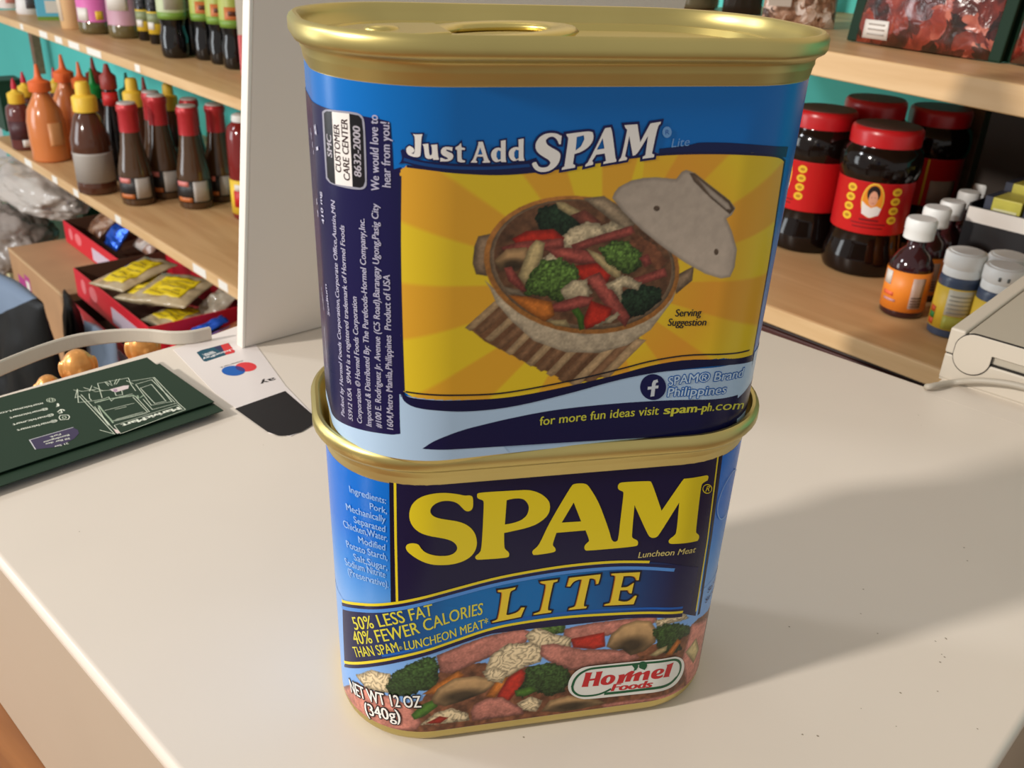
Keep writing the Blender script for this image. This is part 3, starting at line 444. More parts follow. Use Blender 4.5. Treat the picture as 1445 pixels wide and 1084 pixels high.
F1 = [('noodle',[(-50.02,15.86),(-44.08,21.13),(-38.79,22.18),(-37.73,19.35),(-39.33,15.64),(-46.3,14.13)]),('meat',[(-67.1,-3.41),(-49.57,13.85),(-45.31,14.43),(-38.58,14.97),(-33.48,12.84),(-31.01,7.79),(-32.1,5.19),(-37.29,4.04),(-45.93,1.98),(-53.42,1.82)]),('brown',[(-27.88,21.89),(-25.2,25.03),(-15.72,24.82),(-11.4,20.05),(-5.91,21.87),(5.56,19.99),(15.69,20.19),(29.04,20.79),(36.58,18.97),(45.2,7.68),(38.75,3.14),(9.59,5.99),(-19.39,7.42),(-27.8,8.97),(-31.36,12.96)]),('meat',[(-27.38,28.73),(-22.61,30.59),(-15.97,32.77),(-7.23,34.05),(-4.95,32.41),(-6.17,29.53),(-11.7,27.3),(-18.44,24.82),(-23.82,22.57),(-26.66,23.49)]),('broc2',[(-3.46,33.92),(0.28,34.67),(3.19,34.68),(3.17,31.19),(-0.15,30.81),(-2.61,31.36)]),('meat',[(3.09,32.25),(9.48,33.06),(18.0,33.14),(25.94,33.14),(26.53,31.27),(23.46,29.49),(14.88,28.53),(4.95,28.08),(3.05,29.88)]),('noodle',[(-6.42,31.76),(-3.8,33.97),(0.52,31.15),(5.22,29.11),(5.1,25.99),(0.05,27.68),(-2.33,26.71),(-4.87,28.44)]),('red',[(4.88,28.89),(13.19,29.68),(13.91,25.07),(10.93,24.63),(5.67,25.99)]),('noodle',[(-15.96,21.72),(-14.42,26.84),(-10.43,29.74),(-4.92,29.33),(-1.27,26.54),(-2.08,22.61),(-5.91,21.87),(-9.3,19.69),(-11.33,18.2),(-15.54,19.37)]),('meat',[(-2.41,28.06),(0.73,28.02),(8.02,25.08),(15.33,23.94),(21.72,22.19),(23.23,19.91),(20.22,18.99),(12.83,19.54),(5.67,18.58),(-0.33,22.78),(-2.42,24.75)]),('mush',[(14.13,25.03),(14.88,28.53),(17.48,31.27),(20.97,32.26),(24.67,31.55),(26.64,28.56),(26.85,24.43),(24.32,22.06),(20.74,21.05),(18.43,23.45),(16.08,23.63)]),('noodle',[(25.79,31.38),(28.3,32.07),(34.19,31.81),(36.09,29.39),(29.39,29.88),(26.81,28.99)]),('broc',[(25.6,28.72),(28.58,30.05),(32.85,29.06),(37.04,26.2),(38.09,23.36),(33.78,23.49),(35.45,19.51),(31.76,19.28),(28.16,21.44),(27.0,24.41)]),('corn',[(25.64,20.27),(27.69,21.99),(30.4,22.77),(30.24,20.96),(27.6,19.68)]),('carrot',[(30.05,19.42),(33.24,23.98),(34.71,22.46),(32.29,18.72)]),('meat',[(37.67,26.8),(47.95,22.6),(50.5,-16.0),(50.5,-34.0),(50.5,-38.0),(39.17,7.86),(36.13,15.86),(37.17,22.43)]),('corn',[(37.03,17.79),(41.12,20.2),(44.81,13.87),(42.34,10.74)]),('broc',[(-40.06,17.48),(-38.26,22.35),(-34.05,26.17),(-29.95,28.45),(-27.58,28.5),(-26.67,25.28),(-27.04,21.32),(-27.02,18.32),(-31.34,17.76),(-34.16,15.99),(-38.43,15.02)]),('green',[(-33.51,10.02),(-31.0,13.43),(-27.13,15.41),(-26.97,12.59),(-30.3,9.67),(-32.8,8.48)]),('carrot',[(-30.78,16.84),(-27.17,19.98),(-22.14,23.19),(-20.75,21.61),(-23.09,19.29),(-26.8,16.73)]),('mush',[(-28.54,15.14),(-27.02,18.32),(-23.12,20.92),(-17.65,20.82),(-13.59,19.04),(-13.25,17.42),(-15.41,15.2),(-18.51,14.07),(-21.6,13.03),(-25.05,12.25),(-27.83,13.48)]),('carrot',[(-15.36,13.79),(-12.73,18.44),(-9.98,19.35),(-10.55,16.22),(-13.22,12.76)]),('red',[(-12.22,14.18),(-9.96,18.89),(-6.71,21.28),(-5.64,19.54),(-6.3,15.95),(-9.61,10.89),(-12.39,12.99)]),('noodle',[(-16.45,21.98),(-13.6,23.13),(-10.05,20.92),(-11.29,17.27),(-14.83,18.79)]),('broc',[(-8.17,13.47),(-5.65,17.05),(-5.72,20.93),(-3.12,22.33),(1.15,21.81),(4.89,19.36),(6.07,15.24),(4.35,11.94),(0.79,10.94),(-2.58,12.96),(-6.1,11.87)]),('green',[(-8.21,14.41),(-4.13,15.11),(-2.6,13.44),(-5.39,12.03),(-7.69,12.44)]),('noodle',[(-7.43,10.02),(-3.94,11.78),(-0.95,9.82),(-2.18,6.18),(-5.86,7.34)]),('noodle',[(-31.37,6.84),(-27.81,10.39),(-23.65,11.53),(-19.43,8.86),(-19.02,6.39),(-24.98,6.55)]),('red',[(-29.94,7.28),(-26.39,9.2),(-24.3,8.34),(-26.37,6.81)]),('meat',[(-18.87,9.24),(-18.09,11.46),(-14.99,13.07),(-11.11,12.76),(-5.9,8.02),(-5.43,6.0),(-11.55,5.97),(-18.3,6.07)]),('mush',[(-1.09,6.18),(0.89,9.49),(5.56,10.39),(11.59,8.75),(15.94,6.02),(9.66,5.19),(3.74,5.1)]),('meat',[(14.48,5.6),(20.86,5.93),(38.24,5.44),(48.59,0.92),(50.5,-37.0),(48.23,-3.93),(28.76,4.48),(15.34,4.46)])]
A2 = [('P',2,(21,17,68),[(-95,69.9),(-78,69.9),(-60,70.0),(-39.3,70.0),(-38.2,69.0),(-37.2,8.5),(-43.5,7.9),(-51.5,6.7),(-61,5.0),(-78,5),(-95,5)],[]),('P',3,(21,17,68),[(-38.37,61.41),(-36.82,62.03),(-36.78,17.23),(-38.12,17.05)],[]),('S',5,(22,22,66),[(-35.68,62.29),(-32.1,62.03),(-26.24,61.33),(-20.11,60.84),(-14.27,60.99),(-6.89,61.74),(1.15,62.81),(10.5,63.69),(20.81,63.72),(29.86,63.28),(37.55,62.2),(40.27,60.87)],0.44,False),('S',5,(22,22,66),[(40.27,60.87),(42.03,40.31),(42.8,17.8)],0.69,False),('S',5,(22,22,66),[(-36.97,60.42),(-37.31,47.43),(-37.16,30.74),(-36.91,18.61)],0.44,False),('P',5,(16,18,60),[(-37.36,18.25),(-36.2,17.29),(-32.61,16.97),(-24.01,16.26),(-15.31,15.91),(-3.92,17.15),(7.1,18.82),(15.05,20.5),(25.06,21.06),(43.09,18.13),(43.54,16.33),(31.57,18.8),(22.96,18.79),(14.98,18.55),(7.22,17.67),(-3.34,15.48),(-15.2,13.65),(-23.94,13.63),(-29.88,14.5),(-33.04,14.84),(-35.49,15.32),(-37.23,16.55)],[]),('S',6,(40,36,40),[(-36.47,18.43),(-29.91,17.96),(-21.16,17.15),(-15.36,17.11),(-4.01,18.29),(6.98,19.96),(14.92,21.56),(24.9,22.13),(39.98,20.09)],0.35,False),('P',3,(176,204,232),[(-37.81,17.72),(-32.61,17.05),(-15.31,16.07),(7.08,18.98),(43.14,18.03),(49.0,-7.54),(30.76,2.36),(13.54,3.65),(-14.81,5.18),(-32.61,5.97),(-37.39,6.08),(-37.81,8.64)],[]),('P',2,(176,204,232),[(-95,5),(-78,5),(-61,5.0),(-51.5,6.7),(-43.5,7.9),(-37.2,8.5),(-30,14),(-20,10),(-15,3.0),(-40,2.9),(-60,2.9),(-95,2.9)],[]),('P',4,(18,20,66),[(-33.2,5.79),(-30.71,7.77),(-25.29,9.59),(-19.49,10.55),(-15.09,11.19),(-7.64,12.01),(-0.02,12.25),(11.61,12.1),(23.87,11.4),(38.43,9.74),(49.0,-29.0),(49.0,-38.0),(41.99,-0.41),(30.8,2.17),(13.61,3.12),(-14.79,4.67),(-26.66,5.31)],[]),('P',4,(18,20,66),[(34,3),(34,8),(44.5,9.8),(60,10),(80,10),(80,3)],[]),('P',3,(176,204,232),[(44,18.2),(44,9.8),(60,10),(80,10),(80,18)],[]),('T',6,(205,205,70),'for more fun ideas visit',[(-8.81,8.83),(4.18,8.86),(17.53,8.48)],2.0,0.012,0,None),('T',6,(205,205,70),'spam-ph',[(18.85,8.42),(25.34,8.14),(30.15,7.87)],2.02,0.035,0,None),('T',6,(205,205,70),'.com',[(30.55,7.8),(35.21,7.0),(42.5,4.79)],2.1,0.01,0,None),('P',5,(18,22,76),[(18.55,14.9),(18.57,14.21),(18.43,13.57),(18.15,13.02),(17.73,12.57),(17.21,12.25),(16.6,12.09),(15.94,12.08),(15.26,12.23),(14.6,12.53),(13.99,12.96),(13.46,13.5),(13.03,14.13),(12.74,14.8),(12.58,15.5),(12.58,16.17),(12.72,16.8),(13.0,17.35),(13.41,17.78),(13.93,18.09),(14.52,18.26),(15.17,18.27),(15.84,18.13),(16.49,17.85),(17.11,17.43),(17.64,16.9),(18.08,16.28),(18.38,15.6)],[]),('P',6,(205,215,225),[(15.18,12.98),(15.21,14.73),(14.33,14.74),(14.33,15.41),(15.21,15.4),(15.18,16.23),(15.43,16.78),(16.29,16.95),(16.54,16.26),(16.07,16.14),(16.0,15.49),(16.72,15.5),(16.72,14.83),(16.03,14.82),(16.06,13.06)],[]),('T',6,(190,215,238),'SPAM® Brand',[(19.11,15.09),(27.51,15.31),(38.85,14.13)],2.04,0.012,0.0,(20,96,180)),('T',6,(190,215,238),'Philippines',[(19.12,12.57),(25.86,12.21),(33.6,11.52)],2.07,0.012,0.0,(20,96,180)),('P',4,(20,24,74),[(-36.84,64.87),(-36.31,65.25),(-35.64,63.95),(-34.1,63.54),(-30.71,63.13),(-25.53,62.73),(-20.25,62.6),(-15.08,62.9),(-12.77,63.62),(-12.26,61.17),(-13.9,61.21),(-18.4,60.9),(-23.73,60.88),(-29.85,61.44),(-34.11,62.27),(-36.17,62.91),(-37.22,62.49),(-36.51,63.39)],[]),('S',5,(16,66,130),[(-36.16,63.41),(-34.11,62.95),(-30.71,62.46),(-25.51,62.05),(-20.22,61.91),(-13.96,62.26)],0.55,False),('S',6,(22,22,80),[(-34.67,67.82),(-34.08,67.77),(-33.04,67.87),(-33.24,67.23),(-33.35,64.41),(-33.51,64.07),(-34.02,63.93),(-34.78,64.0),(-35.55,64.29),(-35.83,64.86),(-35.79,65.45),(-35.28,65.81),(-34.68,65.6),(-34.4,65.11),(-34.61,64.68),(-34.95,64.63),(-34.61,64.43),(-34.33,64.78),(-34.32,67.19),(-34.42,67.51)],0.52,True),('P',7,(238,236,232),[(-34.67,67.82),(-34.08,67.77),(-33.04,67.87),(-33.24,67.23),(-33.35,64.41),(-33.51,64.07),(-34.02,63.93),(-34.78,64.0),(-35.55,64.29),(-35.83,64.86),(-35.79,65.45),(-35.28,65.81),(-34.68,65.6),(-34.4,65.11),(-34.61,64.68),(-34.95,64.63),(-34.61,64.43),(-34.33,64.78),(-34.32,67.19),(-34.42,67.51)],[]),('S',6,(22,22,80),[(-33.05,66.17),(-32.07,66.32),(-31.9,64.46),(-31.65,64.29),(-31.4,64.55),(-31.47,65.88),(-31.65,66.1),(-30.56,66.23),(-30.41,64.15),(-30.24,63.81),(-30.29,63.61),(-31.19,63.6),(-31.31,63.88),(-31.65,63.71),(-32.24,63.74),(-32.66,64.1),(-32.78,65.76)],0.53,True),('P',7,(238,236,232),[(-33.05,66.17),(-32.07,66.32),(-31.9,64.46),(-31.65,64.29),(-31.4,64.55),(-31.47,65.88),(-31.65,66.1),(-30.56,66.23),(-30.41,64.15),(-30.24,63.81),(-30.29,63.61),(-31.19,63.6),(-31.31,63.88),(-31.65,63.71),(-32.24,63.74),(-32.66,64.1),(-32.78,65.76)],[]),('S',6,(22,22,80),[(-29.96,65.07),(-29.71,65.66),(-29.04,65.86),(-28.36,65.79),(-27.93,65.73),(-28.0,65.07),(-28.52,65.29),(-28.95,65.36),(-29.03,65.16),(-28.51,64.91),(-27.91,64.65),(-27.73,64.14),(-28.06,63.55),(-28.84,63.31),(-29.61,63.35),(-30.03,63.31),(-30.0,63.98),(-29.61,63.9),(-29.1,63.65),(-28.67,63.78),(-28.84,64.02),(-29.53,64.32),(-29.87,64.66)],0.53,True),('P',7,(238,236,232),[(-29.96,65.07),(-29.71,65.66),(-29.04,65.86),(-28.36,65.79),(-27.93,65.73),(-28.0,65.07),(-28.52,65.29),(-28.95,65.36),(-29.03,65.16),(-28.51,64.91),(-27.91,64.65),(-27.73,64.14),(-28.06,63.55),(-28.84,63.31),(-29.61,63.35),(-30.03,63.31),(-30.0,63.98),(-29.61,63.9),(-29.1,63.65),(-28.67,63.78),(-28.84,64.02),(-29.53,64.32),(-29.87,64.66)],[]),('S',6,(22,22,80),[(-27.41,65.73),(-26.81,66.05),(-26.48,66.46),(-26.37,65.71),(-25.77,65.58),(-25.76,65.27),(-26.36,65.25),(-26.33,63.77),(-26.15,63.51),(-25.68,63.42),(-25.71,63.13),(-26.58,63.1),(-27.02,63.36),(-27.14,65.3),(-27.45,65.39)],0.54,True),('P',7,(238,236,232),[(-27.41,65.73),(-26.81,66.05),(-26.48,66.46),(-26.37,65.71),(-25.77,65.58),(-25.76,65.27),(-26.36,65.25),(-26.33,63.77),(-26.15,63.51),(-25.68,63.42),(-25.71,63.13),(-26.58,63.1),(-27.02,63.36),(-27.14,65.3),(-27.45,65.39)],[]),('S',6,(22,22,80),[(-24.66,63.05),(-24.58,63.3),(-24.24,63.55),(-23.36,66.23),(-23.46,66.57),(-22.64,66.59),(-21.61,63.49),(-21.25,63.22),(-21.24,62.96),(-22.59,62.95),(-22.57,63.17),(-22.31,63.33),(-22.51,64.02),(-23.61,64.05),(-23.8,63.4),(-23.53,63.23),(-23.58,62.99)],0.55,True),('P',7,(238,236,232),[(-24.66,63.05),(-24.58,63.3),(-24.24,63.55),(-23.36,66.23),(-23.46,66.57),(-22.64,66.59),(-21.61,63.49),(-21.25,63.22),(-21.24,62.96),(-22.59,62.95),(-22.57,63.17),(-22.31,63.33),(-22.51,64.02),(-23.61,64.05),(-23.8,63.4),(-23.53,63.23),(-23.58,62.99)],[[(-23.08,65.64),(-23.48,64.38),(-22.6,64.39)]]),('S',6,(22,22,80),[(-19.44,66.66),(-18.57,66.81),(-18.45,63.41),(-18.28,63.15),(-18.31,62.98),(-19.2,63.0),(-19.3,63.23),(-20.09,62.94),(-20.72,63.29),(-21.1,64.07),(-21.07,64.75),(-20.62,65.33),(-19.84,65.57),(-19.34,65.39)],0.54,True),('P',7,(238,236,232),[(-19.44,66.66),(-18.57,66.81),(-18.45,63.41),(-18.28,63.15),(-18.31,62.98),(-19.2,63.0),(-19.3,63.23),(-20.09,62.94),(-20.72,63.29),(-21.1,64.07),(-21.07,64.75),(-20.62,65.33),(-19.84,65.57),(-19.34,65.39)],[[(-19.37,64.88),(-19.82,65.11),(-20.12,64.64),(-20.09,63.88),(-19.75,63.36),(-19.31,63.52)]]),('S',6,(22,22,80),[(-16.27,66.85),(-15.33,66.99),(-15.2,63.5),(-14.98,63.33),(-15.04,63.12),(-15.99,63.11),(-16.09,63.35),(-16.88,63.03),(-17.53,63.39),(-17.94,64.17),(-17.9,64.85),(-17.44,65.35),(-16.65,65.59),(-16.15,65.49)],0.55,True),('P',7,(238,236,232),[(-16.27,66.85),(-15.33,66.99),(-15.2,63.5),(-14.98,63.33),(-15.04,63.12),(-15.99,63.11),(-16.09,63.35),(-16.88,63.03),(-17.53,63.39),(-17.94,64.17),(-17.9,64.85),(-17.44,65.35),(-16.65,65.59),(-16.15,65.49)],[[(-16.12,64.98),(-16.63,65.11),(-16.93,64.66),(-16.89,63.89),(-16.51,63.36),(-16.05,63.61)]]),('S',6,(22,22,80),[(-8.39,67.34),(-8.44,65.86),(-8.77,65.87),(-9.15,66.64),(-9.85,67.26),(-10.71,67.18),(-11.26,66.68),(-11.18,66.06),(-10.38,65.43),(-9.25,64.89),(-8.44,64.35),(-8.33,63.51),(-8.63,62.47),(-9.35,61.65),(-10.31,61.15),(-11.51,60.97),(-12.51,61.21),(-13.2,61.75),(-13.57,62.49),(-13.37,62.8),(-12.83,62.85),(-12.59,62.47),(-12.23,61.94),(-11.34,61.77),(-10.47,62.0),(-10.12,62.62),(-10.44,63.15),(-11.46,63.69),(-12.6,64.44),(-13.12,65.28),(-13.09,66.2),(-12.54,67.11),(-11.61,67.7),(-10.43,67.89),(-9.23,67.72),(-8.77,67.45)],0.88,True),('P',7,(238,236,232),[(-8.39,67.34),(-8.44,65.86),(-8.77,65.87),(-9.15,66.64),(-9.85,67.26),(-10.71,67.18),(-11.26,66.68),(-11.18,66.06),(-10.38,65.43),(-9.25,64.89),(-8.44,64.35),(-8.33,63.51),(-8.63,62.47),(-9.35,61.65),(-10.31,61.15),(-11.51,60.97),(-12.51,61.21),(-13.2,61.75),(-13.57,62.49),(-13.37,62.8),(-12.83,62.85),(-12.59,62.47),(-12.23,61.94),(-11.34,61.77),(-10.47,62.0),(-10.12,62.62),(-10.44,63.15),(-11.46,63.69),(-12.6,64.44),(-13.12,65.28),(-13.09,66.2),(-12.54,67.11),(-11.61,67.7),(-10.43,67.89),(-9.23,67.72),(-8.77,67.45)],[]),('S',6,(22,22,80),[(-7.54,67.63),(-3.44,68.08),(-2.65,67.86),(-2.35,67.03),(-2.59,66.0),(-3.4,65.07),(-4.68,64.37),(-5.77,64.08),(-5.89,62.3),(-5.43,62.07),(-5.46,61.65),(-7.95,61.29),(-7.91,61.67),(-7.49,61.92),(-7.08,66.8),(-7.22,67.12),(-7.44,67.22)],0.89,True),('P',7,(238,236,232),[(-7.54,67.63),(-3.44,68.08),(-2.65,67.86),(-2.35,67.03),(-2.59,66.0),(-3.4,65.07),(-4.68,64.37),(-5.77,64.08),(-5.89,62.3),(-5.43,62.07),(-5.46,61.65),(-7.95,61.29),(-7.91,61.67),(-7.49,61.92),(-7.08,66.8),(-7.22,67.12),(-7.44,67.22)],[[(-5.57,67.09),(-4.27,67.37),(-4.09,66.65),(-4.65,65.41),(-5.59,64.7)]]),('S',6,(22,22,80),[(-0.37,68.54),(0.69,68.67),(1.09,67.8),(2.02,63.8),(2.21,63.05),(2.42,62.83),(2.38,62.51),(-0.09,62.15),(-0.06,62.53),(0.38,62.73),(0.02,64.06),(-1.61,63.88),(-2.3,62.74),(-2.05,62.52),(-2.06,62.09),(-3.56,61.77),(-3.49,62.19),(-3.06,62.44),(-1.1,66.8),(-0.83,67.52)],0.89,True),('P',7,(238,236,232),[(-0.37,68.54),(0.69,68.67),(1.09,67.8),(2.02,63.8),(2.21,63.05),(2.42,62.83),(2.38,62.51),(-0.09,62.15),(-0.06,62.53),(0.38,62.73),(0.02,64.06),(-1.61,63.88),(-2.3,62.74),(-2.05,62.52),(-2.06,62.09),(-3.56,61.77),(-3.49,62.19),(-3.06,62.44),(-1.1,66.8),(-0.83,67.52)],[[(-0.65,66.79),(-1.58,64.76),(-0.13,64.94)]]),('S',6,(22,22,80),[(3.29,69.01),(5.76,69.14),(6.66,65.92),(8.26,69.25),(10.29,69.53),(10.23,69.12),(9.76,68.81),(9.23,63.85),(9.72,63.62),(9.71,63.15),(7.48,62.9),(7.48,63.29),(7.96,63.56),(8.07,67.06),(6.27,63.7),(5.49,63.51),(4.42,67.12),(4.0,63.43),(4.45,63.15),(4.35,62.79),(2.84,62.54),(2.91,62.93),(3.34,63.24),(3.9,68.17),(3.44,68.59)],0.91,True),('P',7,(238,236,232),[(3.29,69.01),(5.76,69.14),(6.66,65.92),(8.26,69.25),(10.29,69.53),(10.23,69.12),(9.76,68.81),(9.23,63.85),(9.72,63.62),(9.71,63.15),(7.48,62.9),(7.48,63.29),(7.96,63.56),(8.07,67.06),(6.27,63.7),(5.49,63.51),(4.42,67.12),(4.0,63.43),(4.45,63.15),(4.35,62.79),(2.84,62.54),(2.91,62.93),(3.34,63.24),(3.9,68.17),(3.44,68.59)],[]),('P',5,(110,160,215),[(12.68,67.62),(12.67,67.31),(12.58,67.02),(12.4,66.8),(12.16,66.66),(11.88,66.61),(11.59,66.67),(11.31,66.82),(11.08,67.05),(10.91,67.33),(10.82,67.65),(10.83,67.96),(10.92,68.24),(11.1,68.46),(11.34,68.6),(11.61,68.65),(11.91,68.6),(12.18,68.45),(12.42,68.22),(12.59,67.94)],[]),('T',6,(40,90,170),'R',[(11.46,67.2),(12.22,67.25)],0.83,0.0,0.0,None),('T',5,(110,160,215),'Lite',[(12.96,64.86),(16.49,65.11)],1.56,0.0,0.15,None),('P',4,(14,30,80),[(10.66,64.65),(17.39,65.29),(18.33,65.72),(27.89,65.34),(40.72,63.56),(40.64,61.5),(29.87,63.21),(20.83,63.58),(10.8,63.62)],[]),('T',6,(40,36,40),'Serving',[(18.4,30.91),(21.23,30.77),(24.09,30.64)],1.57,0.03,0,None),('T',6,(40,36,40),'Suggestion',[(17.02,28.99),(21.22,28.67),(25.55,28.41)],1.58,0.03,0,None),('T',6,(178,176,200),'Packed by Hormel Foods Corporation,Corporate Office,Austin,MN',[(-52.52,8.37),(-51.69,53.58)],1.35,0.02,0,None),('T',6,(178,176,200),'55912 USA  SPAM is a registered trademark of Hormel Foods',[(-49.62,8.54),(-49.23,49.55)],1.35,0.02,0,None),('T',6,(178,176,200),'Corporation © Hormel Foods Corporation',[(-46.82,8.89),(-46.77,36.22)],1.35,0.02,0,None),('T',6,(178,176,200),'Imported & Distributed By: The Purefoods-Hormel Company,Inc.',[(-44.27,9.03),(-44.13,51.9)],1.35,0.02,0,None),('T',6,(178,176,200),'#100 E. Rodriguez Jr. Avenue (C5 Road),Barangay Ugong,Pasig City',[(-41.92,9.31),(-41.17,55.06)],1.35,0.02,0,None),('T',6,(178,176,200),'1604,Metro Manila,Philippines  Product of USA',[(-39.26,9.55),(-39.24,42.07)],1.35,0.02,0,None),('T',6,(178,176,200),'We would love to',[(-40.89,57.39),(-40.8,70.42)],1.6,0.02,0,None),('T',6,(178,176,200),'hear from you!',[(-38.7,58.33),(-38.71,69.44)],1.6,0.02,0,None),('T',6,(178,176,200),'Sodium',[(-56.76,29.22),(-57.56,35.52)],1.35,0.02,0,None),('T',6,(200,200,222),'Sugars',[(-61.56,28.78),(-63.91,32.79)],1.35,0.02,0,None),('T',6,(200,200,222),'410 mg',[(-56.57,47.96),(-57.25,54.04)],1.35,0.02,0,None),('T',6,(200,200,222),'9 g',[(-60.47,48.52),(-61.89,51.6)],1.35,0.02,0,None),('T',6,(200,200,222),'1 g',[(-57.36,61.89),(-58.67,66.09)],1.35,0.02,0,None),('T',6,(200,200,222),'14 %',[(-61.44,60.74),(-65.07,64.3)],1.35,0.02,0,None),('T',6,(200,200,222),'kcal per serving',[(-63.1,14.85),(-63.45,24.1)],1.35,0.02,0,None),('P',5,(150,150,165),[(-54.51,69.09),(-53.09,69.82),(-49.41,70.16),(-46.42,70.4),(-44.41,70.37),(-43.55,69.76),(-43.33,68.13),(-43.32,58.57),(-43.63,57.64),(-44.58,57.11),(-47.24,56.84),(-50.51,56.71),(-53.09,56.61),(-54.53,57.2),(-54.65,63.85)],[]),('P',6,(22,20,24),[(-53.84,68.96),(-52.88,69.49),(-51.15,69.71),(-51.26,56.88),(-52.79,56.93),(-53.9,57.6)],[]),('P',6,(22,20,24),[(-46.61,70.02),(-44.57,69.99),(-43.93,69.48),(-43.73,67.48),(-43.73,58.76),(-44.16,57.81),(-44.88,57.44),(-46.52,57.36)],[]),('P',6,(232,228,224),[(-51.09,69.68),(-46.61,70.02),(-46.57,57.35),(-51.19,56.92)],[]),('T',7,(170,165,175),'SMC',[(-51.72,61.58),(-51.67,65.47)],1.55,0.03,0,None),('T',7,(60,40,40),'CUSTOMER',[(-49.25,59.33),(-49.25,67.77)],1.55,0.03,0,None),('T',7,(60,40,40),'CARE CENTER',[(-47.1,58.27),(-47.1,69.0)],1.55,0.03,0,None),('T',7,(170,165,175),'8632-2000',[(-44.44,59.41),(-44.33,68.12)],1.55,0.03,0,None)]
